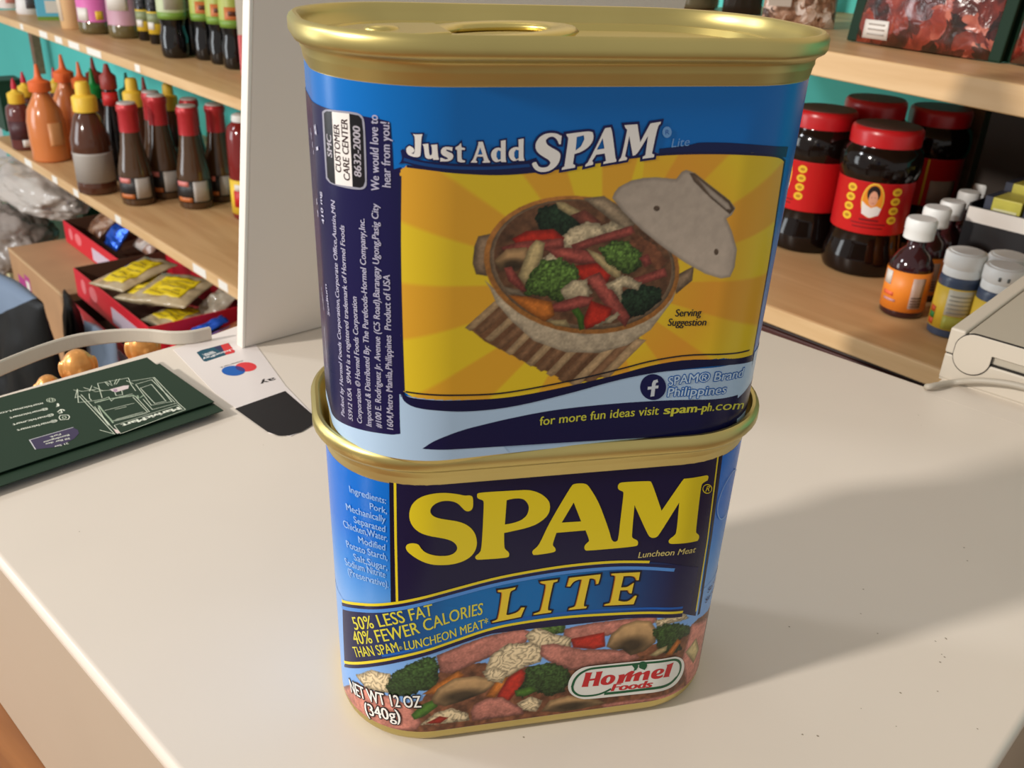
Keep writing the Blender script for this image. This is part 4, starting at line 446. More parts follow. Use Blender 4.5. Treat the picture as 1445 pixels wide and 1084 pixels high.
F2 = [('panel',[(-36.97,60.42),(-36.7,61.42),(-35.68,62.29),(-32.1,62.03),(-26.24,61.33),(-20.11,60.84),(-14.27,60.99),(-6.89,61.74),(1.15,62.81),(10.5,63.69),(20.81,63.72),(29.86,63.28),(37.55,62.2),(40.27,60.87),(42.03,40.31),(42.8,17.8),(31.25,20.43),(25.11,20.72),(15.09,20.17),(7.12,18.65),(-3.91,16.99),(-15.3,15.75),(-21.13,16.2),(-29.9,17.02),(-35.18,17.54),(-36.91,18.61),(-37.16,30.74),(-37.31,47.43)]),('slatbase',[(-24.89,31.88),(-23.32,30.93),(-20.98,28.66),(-18.96,27.41),(-16.45,25.91),(-14.13,24.51),(-11.77,22.84),(-8.94,21.6),(-6.52,20.14),(-3.56,18.21),(-1.15,17.77),(2.61,18.51),(4.99,18.79),(8.0,22.53),(11.15,26.71),(4.34,30.16),(-9.73,34.04),(-19.1,36.89)]),('slat',[(-24.89,31.88),(-23.97,31.12),(-23.24,31.39),(-17.78,36.35),(-19.45,36.82)]),('slatd',[(-22.97,31.09),(-22.04,30.32),(-21.31,30.59),(-15.83,35.58),(-17.51,36.06)]),('slat',[(-21.0,29.27),(-20.06,28.49),(-19.32,28.75),(-13.81,33.79),(-15.51,34.28)]),('slatd',[(-18.96,27.55),(-18.0,26.76),(-17.26,27.03),(-11.71,32.11),(-13.43,32.61)]),('slat',[(-16.81,26.09),(-15.84,25.29),(-15.09,25.55),(-9.99,31.04),(-11.73,31.55)]),('slatd',[(-14.69,24.8),(-13.7,23.99),(-12.94,24.26),(-7.83,29.79),(-9.58,30.31)]),('slat',[(-12.48,23.3),(-11.48,22.48),(-10.71,22.75),(-5.58,28.33),(-7.36,28.85)]),('slatd',[(-10.26,21.97),(-9.24,21.14),(-8.47,21.41),(-3.31,27.04),(-5.11,27.57)]),('slat',[(-8.19,20.65),(-7.16,19.8),(-6.38,20.08),(-1.21,25.75),(-3.02,26.29)]),('slatd',[(-5.62,19.21),(-4.57,18.35),(-3.78,18.63),(3.37,26.14),(1.53,26.68)]),('slat',[(-3.07,17.96),(-1.8,17.07),(-0.83,17.33),(6.35,24.9),(4.1,25.49)]),('slatd',[(-0.01,18.36),(1.28,17.48),(2.25,17.73),(9.43,25.33),(7.15,25.91)]),('slat',[(3.27,19.2),(4.57,18.32),(5.55,18.58),(12.72,26.19),(10.42,26.77)]),('clay',[(-22.92,49.65),(-20.65,50.04),(-19.35,48.72),(-20.74,46.68),(-21.0,41.96),(-23.12,42.44),(-23.81,44.63),(-23.6,47.67)]),('clay',[(16.75,39.43),(21.01,41.49),(21.07,38.46),(17.96,35.84)]),('cream',[(-21.39,41.11),(-20.27,39.28),(-19.09,36.53),(-15.77,32.42),(-11.16,27.98),(-4.55,25.02),(2.56,24.15),(8.65,25.35),(13.37,28.39),(17.43,34.45),(18.23,39.11),(13.61,32.34),(-0.19,28.61),(-14.19,34.36)]),('claytan',[(18.13,39.04),(17.85,36.85),(17.04,34.82),(15.71,32.98),(13.91,31.39),(11.67,30.11),(9.07,29.17),(6.18,28.59),(3.08,28.38),(-0.14,28.56),(-3.38,29.1),(-6.57,29.99),(-9.6,31.2),(-12.42,32.68),(-14.94,34.4),(-17.12,36.3),(-18.92,38.33),(-20.29,40.45),(-21.21,42.6),(-21.68,44.73),(-21.69,46.8),(-21.25,48.76),(-20.38,50.57),(-19.09,52.19),(-17.43,53.59),(-15.41,54.75),(-13.1,55.63),(-10.52,56.22),(-7.75,56.51),(-4.83,56.48),(-1.82,56.13),(1.2,55.46),(4.17,54.49),(7.03,53.22),(9.69,51.68),(12.09,49.91),(14.17,47.93),(15.86,45.8),(17.11,43.57),(17.88,41.3)]),('clay',[(17.19,39.33),(16.92,37.28),(16.15,35.37),(14.89,33.65),(13.18,32.17),(11.06,30.97),(8.6,30.08),(5.86,29.54),(2.92,29.35),(-0.13,29.52),(-3.2,30.03),(-6.22,30.87),(-9.11,32.0),(-11.78,33.4),(-14.19,35.01),(-16.27,36.8),(-17.98,38.72),(-19.29,40.71),(-20.18,42.74),(-20.64,44.75),(-20.65,46.7),(-20.24,48.55),(-19.41,50.25),(-18.19,51.79),(-16.61,53.11),(-14.69,54.2),(-12.48,55.03),(-10.03,55.58),(-7.39,55.84),(-4.6,55.81),(-1.74,55.47),(1.14,54.83),(3.96,53.9),(6.68,52.7),(9.21,51.24),(11.49,49.56),(13.46,47.7),(15.06,45.69),(16.24,43.59),(16.96,41.45)]),('pot',[(16.38,39.77),(16.11,37.82),(15.38,35.99),(14.17,34.35),(12.54,32.93),(10.52,31.78),(8.16,30.94),(5.55,30.42),(2.75,30.23),(-0.16,30.38),(-3.1,30.87),(-5.99,31.66),(-8.75,32.74),(-11.31,34.07),(-13.61,35.61),(-15.6,37.32),(-17.25,39.16),(-18.51,41.07),(-19.36,43.01),(-19.81,44.93),(-19.83,46.8),(-19.44,48.58),(-18.64,50.22),(-17.48,51.69),(-15.96,52.96),(-14.12,54.0),(-12.0,54.8),(-9.65,55.33),(-7.11,55.58),(-4.45,55.55),(-1.71,55.22),(1.05,54.61),(3.76,53.72),(6.35,52.56),(8.77,51.17),(10.95,49.56),(12.83,47.78),(14.35,45.86),(15.47,43.85),(16.16,41.8)]),('cream2',[(-3.35,55.92),(0.64,56.25),(3.91,54.19),(7.43,50.57),(5.49,49.15),(1.54,52.32)]),('brocd',[(-12.57,52.48),(-11.72,54.61),(-8.07,55.19),(-4.95,53.38),(-3.5,51.11),(-4.55,48.43),(-8.06,48.0),(-10.92,49.73)]),('corn',[(-8.62,55.46),(-6.93,55.35),(-3.43,53.43),(-3.67,52.07),(-5.85,52.84),(-8.09,54.24)]),('meatd',[(-5.56,52.83),(-2.87,53.79),(0.5,51.34),(-0.45,50.54),(-3.66,51.18)]),('cauli',[(-7.35,48.4),(-5.49,50.4),(-2.04,51.58),(1.22,50.59),(1.9,48.96),(-1.69,47.62),(-3.58,45.7),(-6.7,46.37)]),('cauli',[(0.57,50.39),(2.37,51.4),(5.47,50.07),(4.98,48.78),(1.86,48.73)]),('red',[(-16.59,48.9),(-13.86,50.23),(-8.67,50.39),(-6.43,48.6),(-6.85,47.42),(-15.45,47.56)]),('meatr',[(-18.88,47.31),(-15.25,48.21),(-6.8,48.54),(-6.3,46.66),(-11.16,46.22),(-17.62,46.46)]),('meatr',[(-5.13,47.16),(-0.28,48.53),(6.8,50.36),(7.73,48.65),(-1.14,46.7),(-4.13,45.54)]),('brown',[(6.94,49.18),(11.86,46.3),(15.09,42.97),(13.49,40.78),(9.81,44.17),(6.78,46.55)]),('mush',[(-19.81,44.79),(-17.54,47.0),(-13.61,47.14),(-12.89,45.01),(-15.26,42.52),(-18.75,42.98)]),('corn',[(-15.03,41.54),(-13.23,47.08),(-11.92,48.5),(-10.18,47.82),(-10.49,44.83),(-12.27,40.7),(-13.74,39.92)]),('cauli',[(-11.36,43.43),(-9.73,45.61),(-7.72,45.76),(-6.07,44.15),(-8.53,42.75)]),('meatr',[(-10.18,46.76),(-5.52,46.62),(1.31,45.15),(2.42,42.92),(-3.19,43.24),(-7.4,44.5)]),('red',[(-4.3,42.95),(0.45,43.29),(3.89,41.43),(3.05,39.27),(-1.16,39.01),(-3.5,40.73)]),('corn',[(-1.89,46.2),(1.01,45.02),(5.58,41.55),(5.82,39.32),(2.86,41.08),(-0.02,43.85)]),('broc2',[(0.69,46.13),(3.27,47.47),(6.54,47.31),(9.49,44.74),(9.81,42.0),(7.17,40.57),(4.38,41.79),(2.09,43.48)]),('meatr',[(9.11,43.73),(10.83,44.63),(11.95,42.53),(10.53,41.77)]),('meatr',[(8.05,39.59),(14.77,41.53),(15.56,39.66),(9.3,38.12)]),('brocd',[(5.12,36.81),(10.64,38.28),(14.15,37.4),(15.01,35.06),(11.5,31.99),(8.18,31.13),(5.78,34.06)]),('meatr',[(-1.57,40.4),(1.18,41.38),(4.7,36.92),(8.64,31.63),(7.77,29.47),(4.01,33.07)]),('cauli',[(2.23,38.71),(6.13,40.69),(10.13,38.74),(9.77,37.15),(6.43,37.9),(6.24,34.68),(4.49,37.5)]),('broc2',[(-13.99,39.02),(-12.54,42.12),(-10.67,44.4),(-6.62,44.53),(-3.29,42.71),(-2.79,40.39),(-4.57,37.88),(-6.48,35.57),(-9.18,37.14),(-13.31,37.63)]),('meatr',[(-17.8,43.3),(-16.38,43.57),(-13.1,38.4),(-14.11,38.36),(-16.84,40.71)]),('cauli',[(-6.58,38.31),(-4.02,40.19),(-1.28,39.92),(0.1,37.34),(-0.93,35.81),(-5.27,36.11)]),('meatr',[(-8.64,35.22),(-2.48,36.77),(0.41,36.3),(-0.07,34.62),(-5.4,33.65),(-8.29,33.86)]),('cream2',[(-17.89,39.72),(-14.73,38.84),(-13.03,37.22),(-16.72,38.25)]),('carrot',[(-16.7,37.8),(-13.29,37.41),(-8.05,35.9),(-7.23,33.06),(-9.24,31.86),(-13.13,34.56)]),('corn',[(-8.69,32.09),(-4.9,32.02),(-3.87,30.36),(-6.93,30.87)]),('red',[(-1.37,31.3),(-0.04,35.65),(4.54,33.7),(4.28,30.87),(-0.58,29.59)]),('green',[(-3.93,33.85),(-2.55,34.4),(-1.22,32.46),(-0.98,29.7),(-1.88,29.49),(-2.62,32.02)]),('cauli',[(1.07,30.11),(5.69,32.74),(6.4,32.19),(4.3,30.42)]),('lid',[(2.31,55.77),(2.65,56.8),(3.42,57.82),(5.84,58.98),(8.01,59.33),(10.22,59.43),(14.78,58.96),(15.73,60.27),(16.59,60.62),(18.36,60.03),(21.85,57.64),(26.59,54.46),(28.13,52.87),(27.58,51.53),(26.48,50.86),(28.17,48.19),(30.03,44.4),(30.21,40.66),(29.5,38.61),(27.32,38.5),(23.7,39.71),(18.98,42.3),(13.79,45.75),(8.72,49.53),(4.71,53.15)]),('lidd',[(17.36,59.97),(18.37,59.94),(21.86,57.56),(26.61,54.38),(27.96,52.74),(27.06,51.72),(22.22,55.27),(18.51,58.38)]),('lid',[(19.1,59.0),(21.95,57.0),(26.47,53.81),(27.13,52.69),(26.17,52.73),(22.16,55.71)]),('lidd',[(12.15,53.45),(12.07,53.15),(11.77,52.98),(11.38,52.99),(11.03,53.2),(10.87,53.5),(10.96,53.8),(11.25,53.98),(11.65,53.96),(11.99,53.76)]),('lidd',[(25.91,44.12),(25.88,43.75),(25.67,43.52),(25.37,43.54),(25.09,43.79),(24.93,44.17),(24.97,44.55),(25.17,44.77),(25.47,44.75),(25.76,44.51)])]
def ribbon(u, v):
    k = max(0, min(1, (u+46)/22)); k2 = max(0, min(1, (u-6)/24)); c = mixc((24,22,66), (0,106,176), k); return mixc(c, (24,24,70), k2)
BLUE1 = ((0,108,208), (120,166,226))
def wrap1(u, v):
    if v < 37: return BLUE1[1]
    return mixc(BLUE1[1], BLUE1[0], (v-37)/22)
def print1(pr):
    cv = Canvas(-66, 66, 4.45, 36.5, .2, BLUE1[1])
    cv.item('brown', [(-52,3),(66,3),(66,22),(40,27),(30,24),(0,22),(-20,18),(-34,14),(-48,9)], 2)
    for i, (k, P) in enumerate(F1): cv.item(k, P, i+3)
    pr.grid(1, cv.us, cv.vs, cv.lin()); pr.art(A1, dict(ribbon=ribbon))
def wrap2(u, v): return (176,204,232) if (v < 6) else (0,108,192)
def print2(pr):
    P0 = F2[0][1]; xs = [p[0] for p in P0]; ys = [p[1] for p in P0]
    cv = Canvas(min(xs)-.4, max(xs)+.4, min(ys)-.4, max(ys)+.4, .17, (0,0,0))
    cu, c_v = 2.0, 39.0
    th = np.arctan2(cv.V-c_v, cv.U-cu); ray = np.sin(th*11+.5); q = np.clip(ray*4+.5, 0, 1)
    ya, yb = np.array((226,196,44.)), np.array((222,166,48.)); cv.C = yb*(1-q[..., None])+ya*q[..., None]
    rr = np.hypot(cv.U-cu, cv.V-c_v); gl = np.clip(1-np.abs(rr-24)/10, 0, 1)*.35*(cv.U > 8); cv.C = cv.C*(1-gl[..., None])+np.array((226,140,50.))*gl[..., None]
    sl, D, U, V = cv.sdf(P0, 5); mask = np.zeros(cv.U.shape, bool); mask[sl] = D > -.05
    for i, (k, P) in enumerate(F2[1:]): cv.item(k, P, i+40)
    pr.grid(4, cv.us, cv.vs, cv.lin(), mask); pr.art(A2)
tin('luncheon_meat_tin', 'lower luncheon meat tin with big yellow lettering and food picture on navy', (0,0,0), 0.2368, wrap1, print1, False, 4.4)
tin('luncheon_meat_tin', 'upper luncheon meat tin with casserole picture on yellow, pull tab lid on top', (0.71, -2.47, 80.90), 0.3014, wrap2, print2, True)

# ------------------------------------------------------------------ white panel, cards, sticker, strap, statues
PA = math.radians(43)
wp = empty('divider_screen', (-128.8, 190.8, 0.2), PA, 'tall off-white plastic screen standing on the drawer behind the tins', 'screen')
LEAN = .22
def lean_box(name, x0, x1, y0, y1, z0, z1, m, bev=0):
    V = [(x, y-LEAN*z, z) for z in (z0,z1) for x,y in ((x0,y0),(x1,y0),(x1,y1),(x0,y1))]
    o = mesh_obj(name, V, BOXF, m, wp, smooth=False)
    if bev: bevel(o, bev, 2)
lean_box('panel_board', 0, 252, 0, 5.0, 0, 230, WHITEPL, .7)
lean_box('edge_strip', -1.6, 0, -.3, 5.3, 0, 230, mat('white_edge', (236, 232, 222), .4), .5)
FRC, FANG, CARDART, CDC, CDA = ((-124.3, 130.8), 0.8049, [('S',2,(205,215,195),[(-37.67,6.61),(-12.04,6.45),(-12.65,1.86)],0.28,False),('S',2,(205,215,195),[(-38.2,-0.88),(-11.7,1.06),(-11.2,8.84)],0.28,False),('S',2,(205,215,195),[(-37.67,6.61),(-38.61,-0.99)],0.28,False),('S',2,(205,215,195),[(-36.38,10.28),(-23.36,8.48)],0.28,False),('S',2,(205,215,195),[(-37.28,8.66),(-35.26,25.19)],0.28,False),('S',2,(205,215,195),[(-40.41,0.1),(-37.68,38.13)],0.28,False),('S',2,(205,215,195),[(-39.37,-0.33),(-36.65,38.84)],0.28,False),('S',2,(205,215,195),[(-37.68,38.13),(-39.55,37.61),(-35.77,44.54)],0.28,False),('S',2,(205,215,195),[(-35.77,44.54),(-40.19,32.97),(-35.09,30.7)],0.28,False),('S',2,(205,215,195),[(-37.21,44.67),(-35.08,41.26),(-30.08,39.73)],0.28,False),('S',2,(205,215,195),[(-33.46,44.22),(-31.32,38.61)],0.28,False),('S',2,(205,215,195),[(-30.16,43.96),(-33.01,39.5)],0.28,False),('S',2,(205,215,195),[(-30.16,42.2),(-28.89,36.78)],0.28,False),('S',2,(205,215,195),[(-27.65,44.28),(-31.65,30.91)],0.28,False),('S',2,(205,215,195),[(-27.65,44.28),(-16.14,41.33)],0.28,False),('S',2,(205,215,195),[(-16.06,41.5),(-17.92,34.95),(-19.09,28.27)],0.28,False),('S',2,(205,215,195),[(-17.84,39.37),(-17.02,34.76)],0.28,False),('S',2,(205,215,195),[(-24.92,43.64),(-25.22,39.46)],0.28,False),('S',2,(205,215,195),[(-24.53,42.76),(-24.1,38.51),(-22.96,43.68)],0.28,False),('S',2,(205,215,195),[(-23.0,39.24),(-20.28,43.11)],0.28,False),('S',2,(205,215,195),[(-22.43,38.76),(-19.09,42.68)],0.28,False),('S',2,(205,215,195),[(-33.98,37.65),(-35.5,33.65),(-35.61,31.66)],0.28,False),('S',2,(205,215,195),[(-35.09,30.7),(-31.88,29.53),(-29.4,30.05),(-30.1,25.94),(-27.96,27.78),(-24.66,27.09),(-21.15,26.78)],0.28,False),('S',2,(205,215,195),[(-35.64,28.58),(-30.25,28.15),(-21.9,24.76)],0.28,False),('S',2,(205,215,195),[(-31.93,38.06),(-26.25,35.41)],0.28,False),('S',2,(205,215,195),[(-22.26,24.0),(-23.66,8.24)],0.28,False),('S',2,(205,215,195),[(-21.21,24.17),(-22.95,8.14)],0.28,False),('S',2,(205,215,195),[(-16.46,37.64),(-7.89,34.97),(-11.01,9.2)],0.28,False),('S',2,(205,215,195),[(-16.5,33.76),(-9.74,33.68),(-11.89,9.42)],0.28,False),('S',2,(205,215,195),[(-16.5,33.76),(-19.98,12.69),(-12.8,10.72)],0.28,False),('S',2,(205,215,195),[(-16.59,29.42),(-11.69,29.7),(-14.13,12.37)],0.28,False),('S',2,(205,215,195),[(-16.59,29.42),(-18.31,13.33),(-14.13,12.37)],0.28,False),('S',2,(205,215,195),[(-8.38,34.81),(-12.71,10.12)],0.28,False),('S',2,(205,215,195),[(-20.12,19.55),(-21.29,9.22),(-11.57,8.12)],0.28,False),('S',2,(205,215,195),[(-35.27,20.14),(-29.68,19.42),(-24.13,18.79)],0.28,False),('S',2,(205,215,195),[(-32.01,18.37),(-27.79,17.81)],0.28,False),('S',2,(205,215,195),[(-43.16,6.62),(-40.65,0.76)],0.28,False),('S',2,(205,215,195),[(-35.12,10.66),(-24.83,9.73)],0.28,False),('S',2,(205,215,195),[(-36.14,9.6),(-24.27,7.76)],0.28,False),('S',2,(205,215,195),[(-36.17,23.93),(-38.01,15.56),(-38.65,8.4)],0.28,False),('S',2,(205,215,195),[(-36.92,25.59),(-39.22,7.94)],0.28,False),('S',2,(205,215,195),[(-25.71,32.79),(-26.69,29.34),(-24.41,28.47),(-22.91,32.59)],0.28,False),('S',2,(150,170,145),[(-35.31,29.33),(-28.81,27.98),(-21.55,25.52),(-21.53,23.91)],0.6,False),('S',2,(150,170,145),[(-35.53,25.42),(-37.0,8.89)],0.6,False),('S',2,(150,170,145),[(-18.23,22.7),(-20.23,21.75)],0.6,False),('S',2,(150,170,145),[(-20.34,23.97),(-21.14,21.47)],0.6,False),('P',3,(215,200,200),[(-26.36,36.04),(-20.73,35.66),(-18.85,34.64),(-20.42,32.11),(-25.47,32.05),(-26.22,33.76)],[]),('P',4,(170,140,165),[(-25.38,35.22),(-23.88,34.71),(-24.7,32.47),(-25.88,32.4)],[]),('P',3,(225,205,200),[(-38.99,4.45),(-38.29,2.44),(-38.46,-0.66),(-39.73,0.44)],[]),('T',3,(225,230,215),'MarivicMart',[(-12.93,4.95),(-35.43,5.83)],2.6,0.05,0,None),('T',3,(225,230,215),'marivicmart.com',[(-50.52,41.75),(-67.34,43.94)],1.75,0.02,0,None),('T',3,(225,230,215),'@marivicmart',[(-50.88,36.16),(-64.31,37.66)],1.75,0.02,0,None),('T',3,(225,230,215),'@marivic.mart',[(-51.05,30.02),(-65.24,31.69)],1.75,0.02,0,None),('T',3,(225,230,215),'@marivicmart',[(-51.87,24.58),(-65.64,26.37)],1.75,0.02,0,None),('S',3,(200,212,190),[(-46.03,40.54),(-46.37,39.99),(-46.87,39.69),(-47.43,39.68),(-47.97,39.98),(-48.41,40.52),(-48.69,41.24),(-48.76,42.02),(-48.61,42.74),(-48.26,43.3),(-47.77,43.61),(-47.21,43.61),(-46.66,43.32),(-46.22,42.77),(-45.94,42.05),(-45.87,41.27)],0.22,True),('S',3,(200,212,190),[(-46.77,41.18),(-47.05,40.61),(-47.37,40.21),(-47.68,40.02),(-47.93,40.07),(-48.09,40.37),(-48.13,40.86),(-48.05,41.47),(-47.86,42.1),(-47.59,42.67),(-47.27,43.09),(-46.96,43.28),(-46.7,43.22),(-46.54,42.92),(-46.5,42.43),(-46.58,41.82)],0.22,True),('S',2,(205,215,195),[(-48.58,42.71),(-46.03,40.54)],0.2,False),('T',3,(225,230,215),'f',[(-46.08,37.2),(-47.15,37.47)],2.8,0.05,0,None),('S',2,(225,230,215),[(-49.14,30.39),(-47.48,31.74),(-46.72,30.84),(-46.93,29.76)],0.5,False),('S',2,(225,230,215),[(-47.48,31.74),(-48.2,28.83),(-49.17,29.17)],0.5,False),('S',3,(225,230,215),[(-50.63,25.72),(-49.44,27.16),(-47.28,25.57),(-47.24,23.8),(-48.49,22.05),(-50.8,23.42)],0.35,True),('S',3,(200,212,190),[(-48.49,24.01),(-48.66,23.73),(-48.89,23.57),(-49.14,23.54),(-49.38,23.66),(-49.57,23.91),(-49.68,24.24),(-49.69,24.61),(-49.61,24.96),(-49.44,25.24),(-49.21,25.41),(-48.96,25.43),(-48.72,25.31),(-48.53,25.06),(-48.42,24.73),(-48.41,24.36)],0.3,True),('P',2,(62,54,84),[(-65.09,15.57),(-49.73,14.7),(-49.15,11.85),(-49.9,9.0),(-52.68,6.45),(-59.1,4.15),(-65.98,7.69)],[]),('S',2,(200,200,205),[(-49.65,14.87),(-65.03,15.74),(-65.98,7.69)],0.35,False),('T',3,(225,230,215),'21 Sev',[(-55.57,5.1),(-60.15,5.72)],1.2,0.02,0,None),('T',3,(225,230,215),'20 Bar dec',[(-53.61,8.16),(-61.77,9.57)],1.2,0.02,0,None),('T',3,(225,230,215),'Bendegons',[(-52.96,10.81),(-61.91,11.36)],1.2,0.02,0,None),('T',3,(225,230,215),'Park',[(-55.01,13.39),(-58.77,13.53)],1.2,0.02,0,None)], (0.0, -6.97), (-1.89, 56.34))
GREEN = mat('green_card', (29, 52, 36), .62, spec=.3); 
def card(label, dx, dy, z, rz, printed=False, length=92, width=46):
    c = empty('business_card', (FRC[0], FRC[1], z), FANG, label, 'card', 'green business cards')
    V = []; nx = 10
    for k, zz in enumerate((-.34, 0)):
        for i in range(nx+1):
            x = -length*i/nx; lift = 2.2*max(0, -x/length-.25)**2 if False else 0
            V += [(x+dx, dy, zz), (x+dx+.04*width, width+dy, zz)] if False else [(x+dx, dy, zz), (x+dx, width+dy, zz)]
    m_ = 2*(nx+1); Fc = []
    for i in range(nx):
        a = 2*i; Fc += [(a, a+2, a+3, a+1)[::-1] if False else (a, a+1, a+3, a+2)]; b = m_+2*i; Fc += [(b, b+2, b+3, b+1)]
        Fc += [(a, a+2, m_+a+2, m_+a), (a+1, m_+a+1, m_+a+3, a+3)]
    Fc += [(0, m_, m_+1, 1), (2*nx, 2*nx+1, m_+2*nx+1, m_+2*nx)]
    o = mesh_obj('card_sheet', V, Fc, GREEN, c, smooth=False)
    bm = bmesh.new(); bm.from_mesh(o.data); bmesh.ops.recalc_face_normals(bm, faces=bm.faces); bm.to_mesh(o.data); bm.free()
    if printed:
        p = plane_print(0); p.art(CARDART); p.build('print', PAPER, c)
    c.rotation_euler.z += rz; return c
for i in range(4): card(('lowest green business card, lying on the cream drawer top','green business card second from the bottom of the stack','green business card third from the bottom of the stack','green business card in the middle of the stack')[i], .2+.3*i, CDC[1]+5+.25*i, .4+.42*i, .004*i)
card('green business card poking out toward the lower tin', CDC[0], CDC[1], 2.95, 0, length=94)
card('green business card poking out at the back near the sticker', CDA[0], CDA[1]-46+.2, 3.4, -.02, length=90)
card('topmost green business card with white shop drawing and web addresses', 0, 0, 4.0, 0, True)

ST = {'sheet': [(-160.06,185.35),(-137.91,216.81),(-101.4,154.25),(-85.37,131.37),(-83.35,121.85),(-89.78,112.94),(-97.95,114.24),(-129.55,146.23)],'black': [(-116.81,132.53),(-100.71,149.93),(-85.11,130.73),(-83.35,121.85),(-86.36,116.57),(-90.43,113.12),(-94.55,112.73),(-99.44,115.32)],'up1': [(-148.69,183.21),(-147.43,185.91),(-140.56,192.26),(-134.93,182.21),(-141.65,174.34),(-142.81,174.7)],'up2': [(-142.79,189.38),(-140.56,192.26),(-137.58,194.9),(-131.86,185.1),(-134.93,182.21)],'up3': [(-140.56,192.26),(-137.93,194.86),(-132.34,186.76),(-132.11,184.73),(-135.02,182.04)],'upt': [(-134.1,189.15),(-144.34,177.33)],'m1': [(-122.23,167.0),(-122.05,165.72),(-122.22,164.49),(-122.73,163.41),(-123.54,162.54),(-124.59,161.93),(-125.82,161.63),(-127.14,161.66),(-128.47,162.01),(-129.71,162.66),(-130.79,163.57),(-131.63,164.69),(-132.18,165.92),(-132.38,167.21),(-132.24,168.44),(-131.75,169.55),(-130.94,170.45),(-129.88,171.08),(-128.63,171.39),(-127.28,171.36),(-125.93,171.0),(-124.66,170.32),(-123.58,169.38),(-122.75,168.25)],'m2': [(-118.4,171.38),(-118.23,170.16),(-118.39,168.99),(-118.85,167.96),(-119.59,167.13),(-120.56,166.55),(-121.69,166.27),(-122.9,166.3),(-124.11,166.64),(-125.25,167.27),(-126.24,168.14),(-127.01,169.21),(-127.51,170.39),(-127.7,171.61),(-127.57,172.8),(-127.12,173.85),(-126.38,174.71),(-125.41,175.3),(-124.26,175.6),(-123.02,175.56),(-121.78,175.21),(-120.63,174.56),(-119.64,173.66),(-118.88,172.58)],'mt': [(-126.35,177.33),(-134.18,169.19)],'ay': [(-108.6,161.78),(-113.77,156.98)],'red': [(-134.6,198.47),(-132.77,200.86),(-131.22,195.28),(-132.55,195.12)]}
sk = empty('payment_sticker', (0,0,.05), 0, 'white payment sticker with card logos and black corner taped beside the cards', 'sticker')
prism('sheet', ST['sheet'], 0, .22, mat('sticker_paper', (228, 220, 217), .4, coat=.12), sk)
p = plane_print(.22)
p.poly(1, (30,28,30), ST['black'])
p.poly(1, (22,78,98), ST['up1']); p.poly(2, (40,44,84), ST['up2']); p.poly(2, (206,50,54), ST['up3']); p.poly(1, (214,84,60), ST['red'])
p.text(3, (235,235,235), 'UnionPay', ST['upt'], 2.0, .02)
up_m = [(a+b)/2 for a, b in zip(*ST['upt'])]
d_ = Vector(ST['upt'][1])-Vector(ST['upt'][0]); nn = Vector((-d_.y, d_.x)).normalized()
q0, q1 = Vector(ST['upt'][0])+d_*.5-nn*3.4, Vector(ST['upt'][0])+d_*.86-nn*3.4
p.text(3, (235,235,235), '银联', [tuple(q0), tuple(q1)], 2.2, .02)
p.poly(1, (222,58,64), ST['m2']); p.poly(2, (10,92,178), ST['m1'])
mid = [tuple(Vector(a)) for a in ST['m1']]; cxy = (Vector(ST['m1'][0])+Vector(ST['m1'][12]))/2; c2 = (Vector(ST['m2'][0])+Vector(ST['m2'][12]))/2
lens = [v for v in ST['m1'] if (Vector(v)-c2).length < (Vector(ST['m2'][0])-c2).length*1.02]+[v for v in ST['m2'] if (Vector(v)-cxy).length < (Vector(ST['m1'][0])-cxy).length*1.02]
lc = sum((Vector(v) for v in lens), Vector((0,0)))/len(lens); lens.sort(key=lambda v: math.atan2(v[1]-lc.y, v[0]-lc.x)); p.poly(3, (64,50,120), lens)
p.text(2, (60,56,60), 'mastercard.', ST['mt'], 1.4); p.text(2, (40,34,36), 'ay', ST['ay'], 3.4, .02)
p.build('print', PAPER, sk)

st = tube('cable_strap', spline([(-227.0, 125.6, 3.5), (-224.7, 142.3, 3.5), (-220.9, 152.1, 3.5), (-215.9, 162.5, 3.5), (-210.5, 171.9, 3.5), (-203.0, 181.6, 3.5), (-193.9, 187.4, 3.5), (-183.1, 191.1, 3.5), (-172.4, 191.9, 3.5), (-162.2, 190.7, 3.5), (-153.2, 192.9, 3.5), (-146.4, 198.2, 3.5)], 6), 0, GREYPL, None, sq=(.9, 3.3)); tag(st, 'flat beige plastic strap arching over the back edge of the drawer', 'strap')
GOLDST = mat('gold_statue_paint', (222, 158, 88), .32, .45, var=.12, vscale=40)
def ellips(bm, c, r, seg=18, rings=10, rot=None):
    g = bmesh.ops.create_uvsphere(bm, u_segments=seg, v_segments=rings, radius=1.0)['verts']
    Mx = Matrix.Translation(Vector(c)*S) @ (rot or Matrix()) @ Matrix.Diagonal((*[x*S for x in r], 1)); bmesh.ops.transform(bm, matrix=Mx, verts=g)
def blob(name, ells, m, parent=None, vox=None):
    bm = bmesh.new()
    for e in ells: ellips(bm, *e)
    me = bpy.data.meshes.new(name); bm.to_mesh(me); bm.free(); me.materials.append(m); me.polygons.foreach_set('use_smooth', [True]*len(me.polygons))
    o = bpy.data.objects.new(name, me); COL.objects.link(o)
    if parent: o.parent = parent
    if vox:
        md = o.modifiers.new('join', 'REMESH'); md.mode = 'VOXEL'; md.voxel_size = vox*S; md.use_smooth_shade = True
    return o
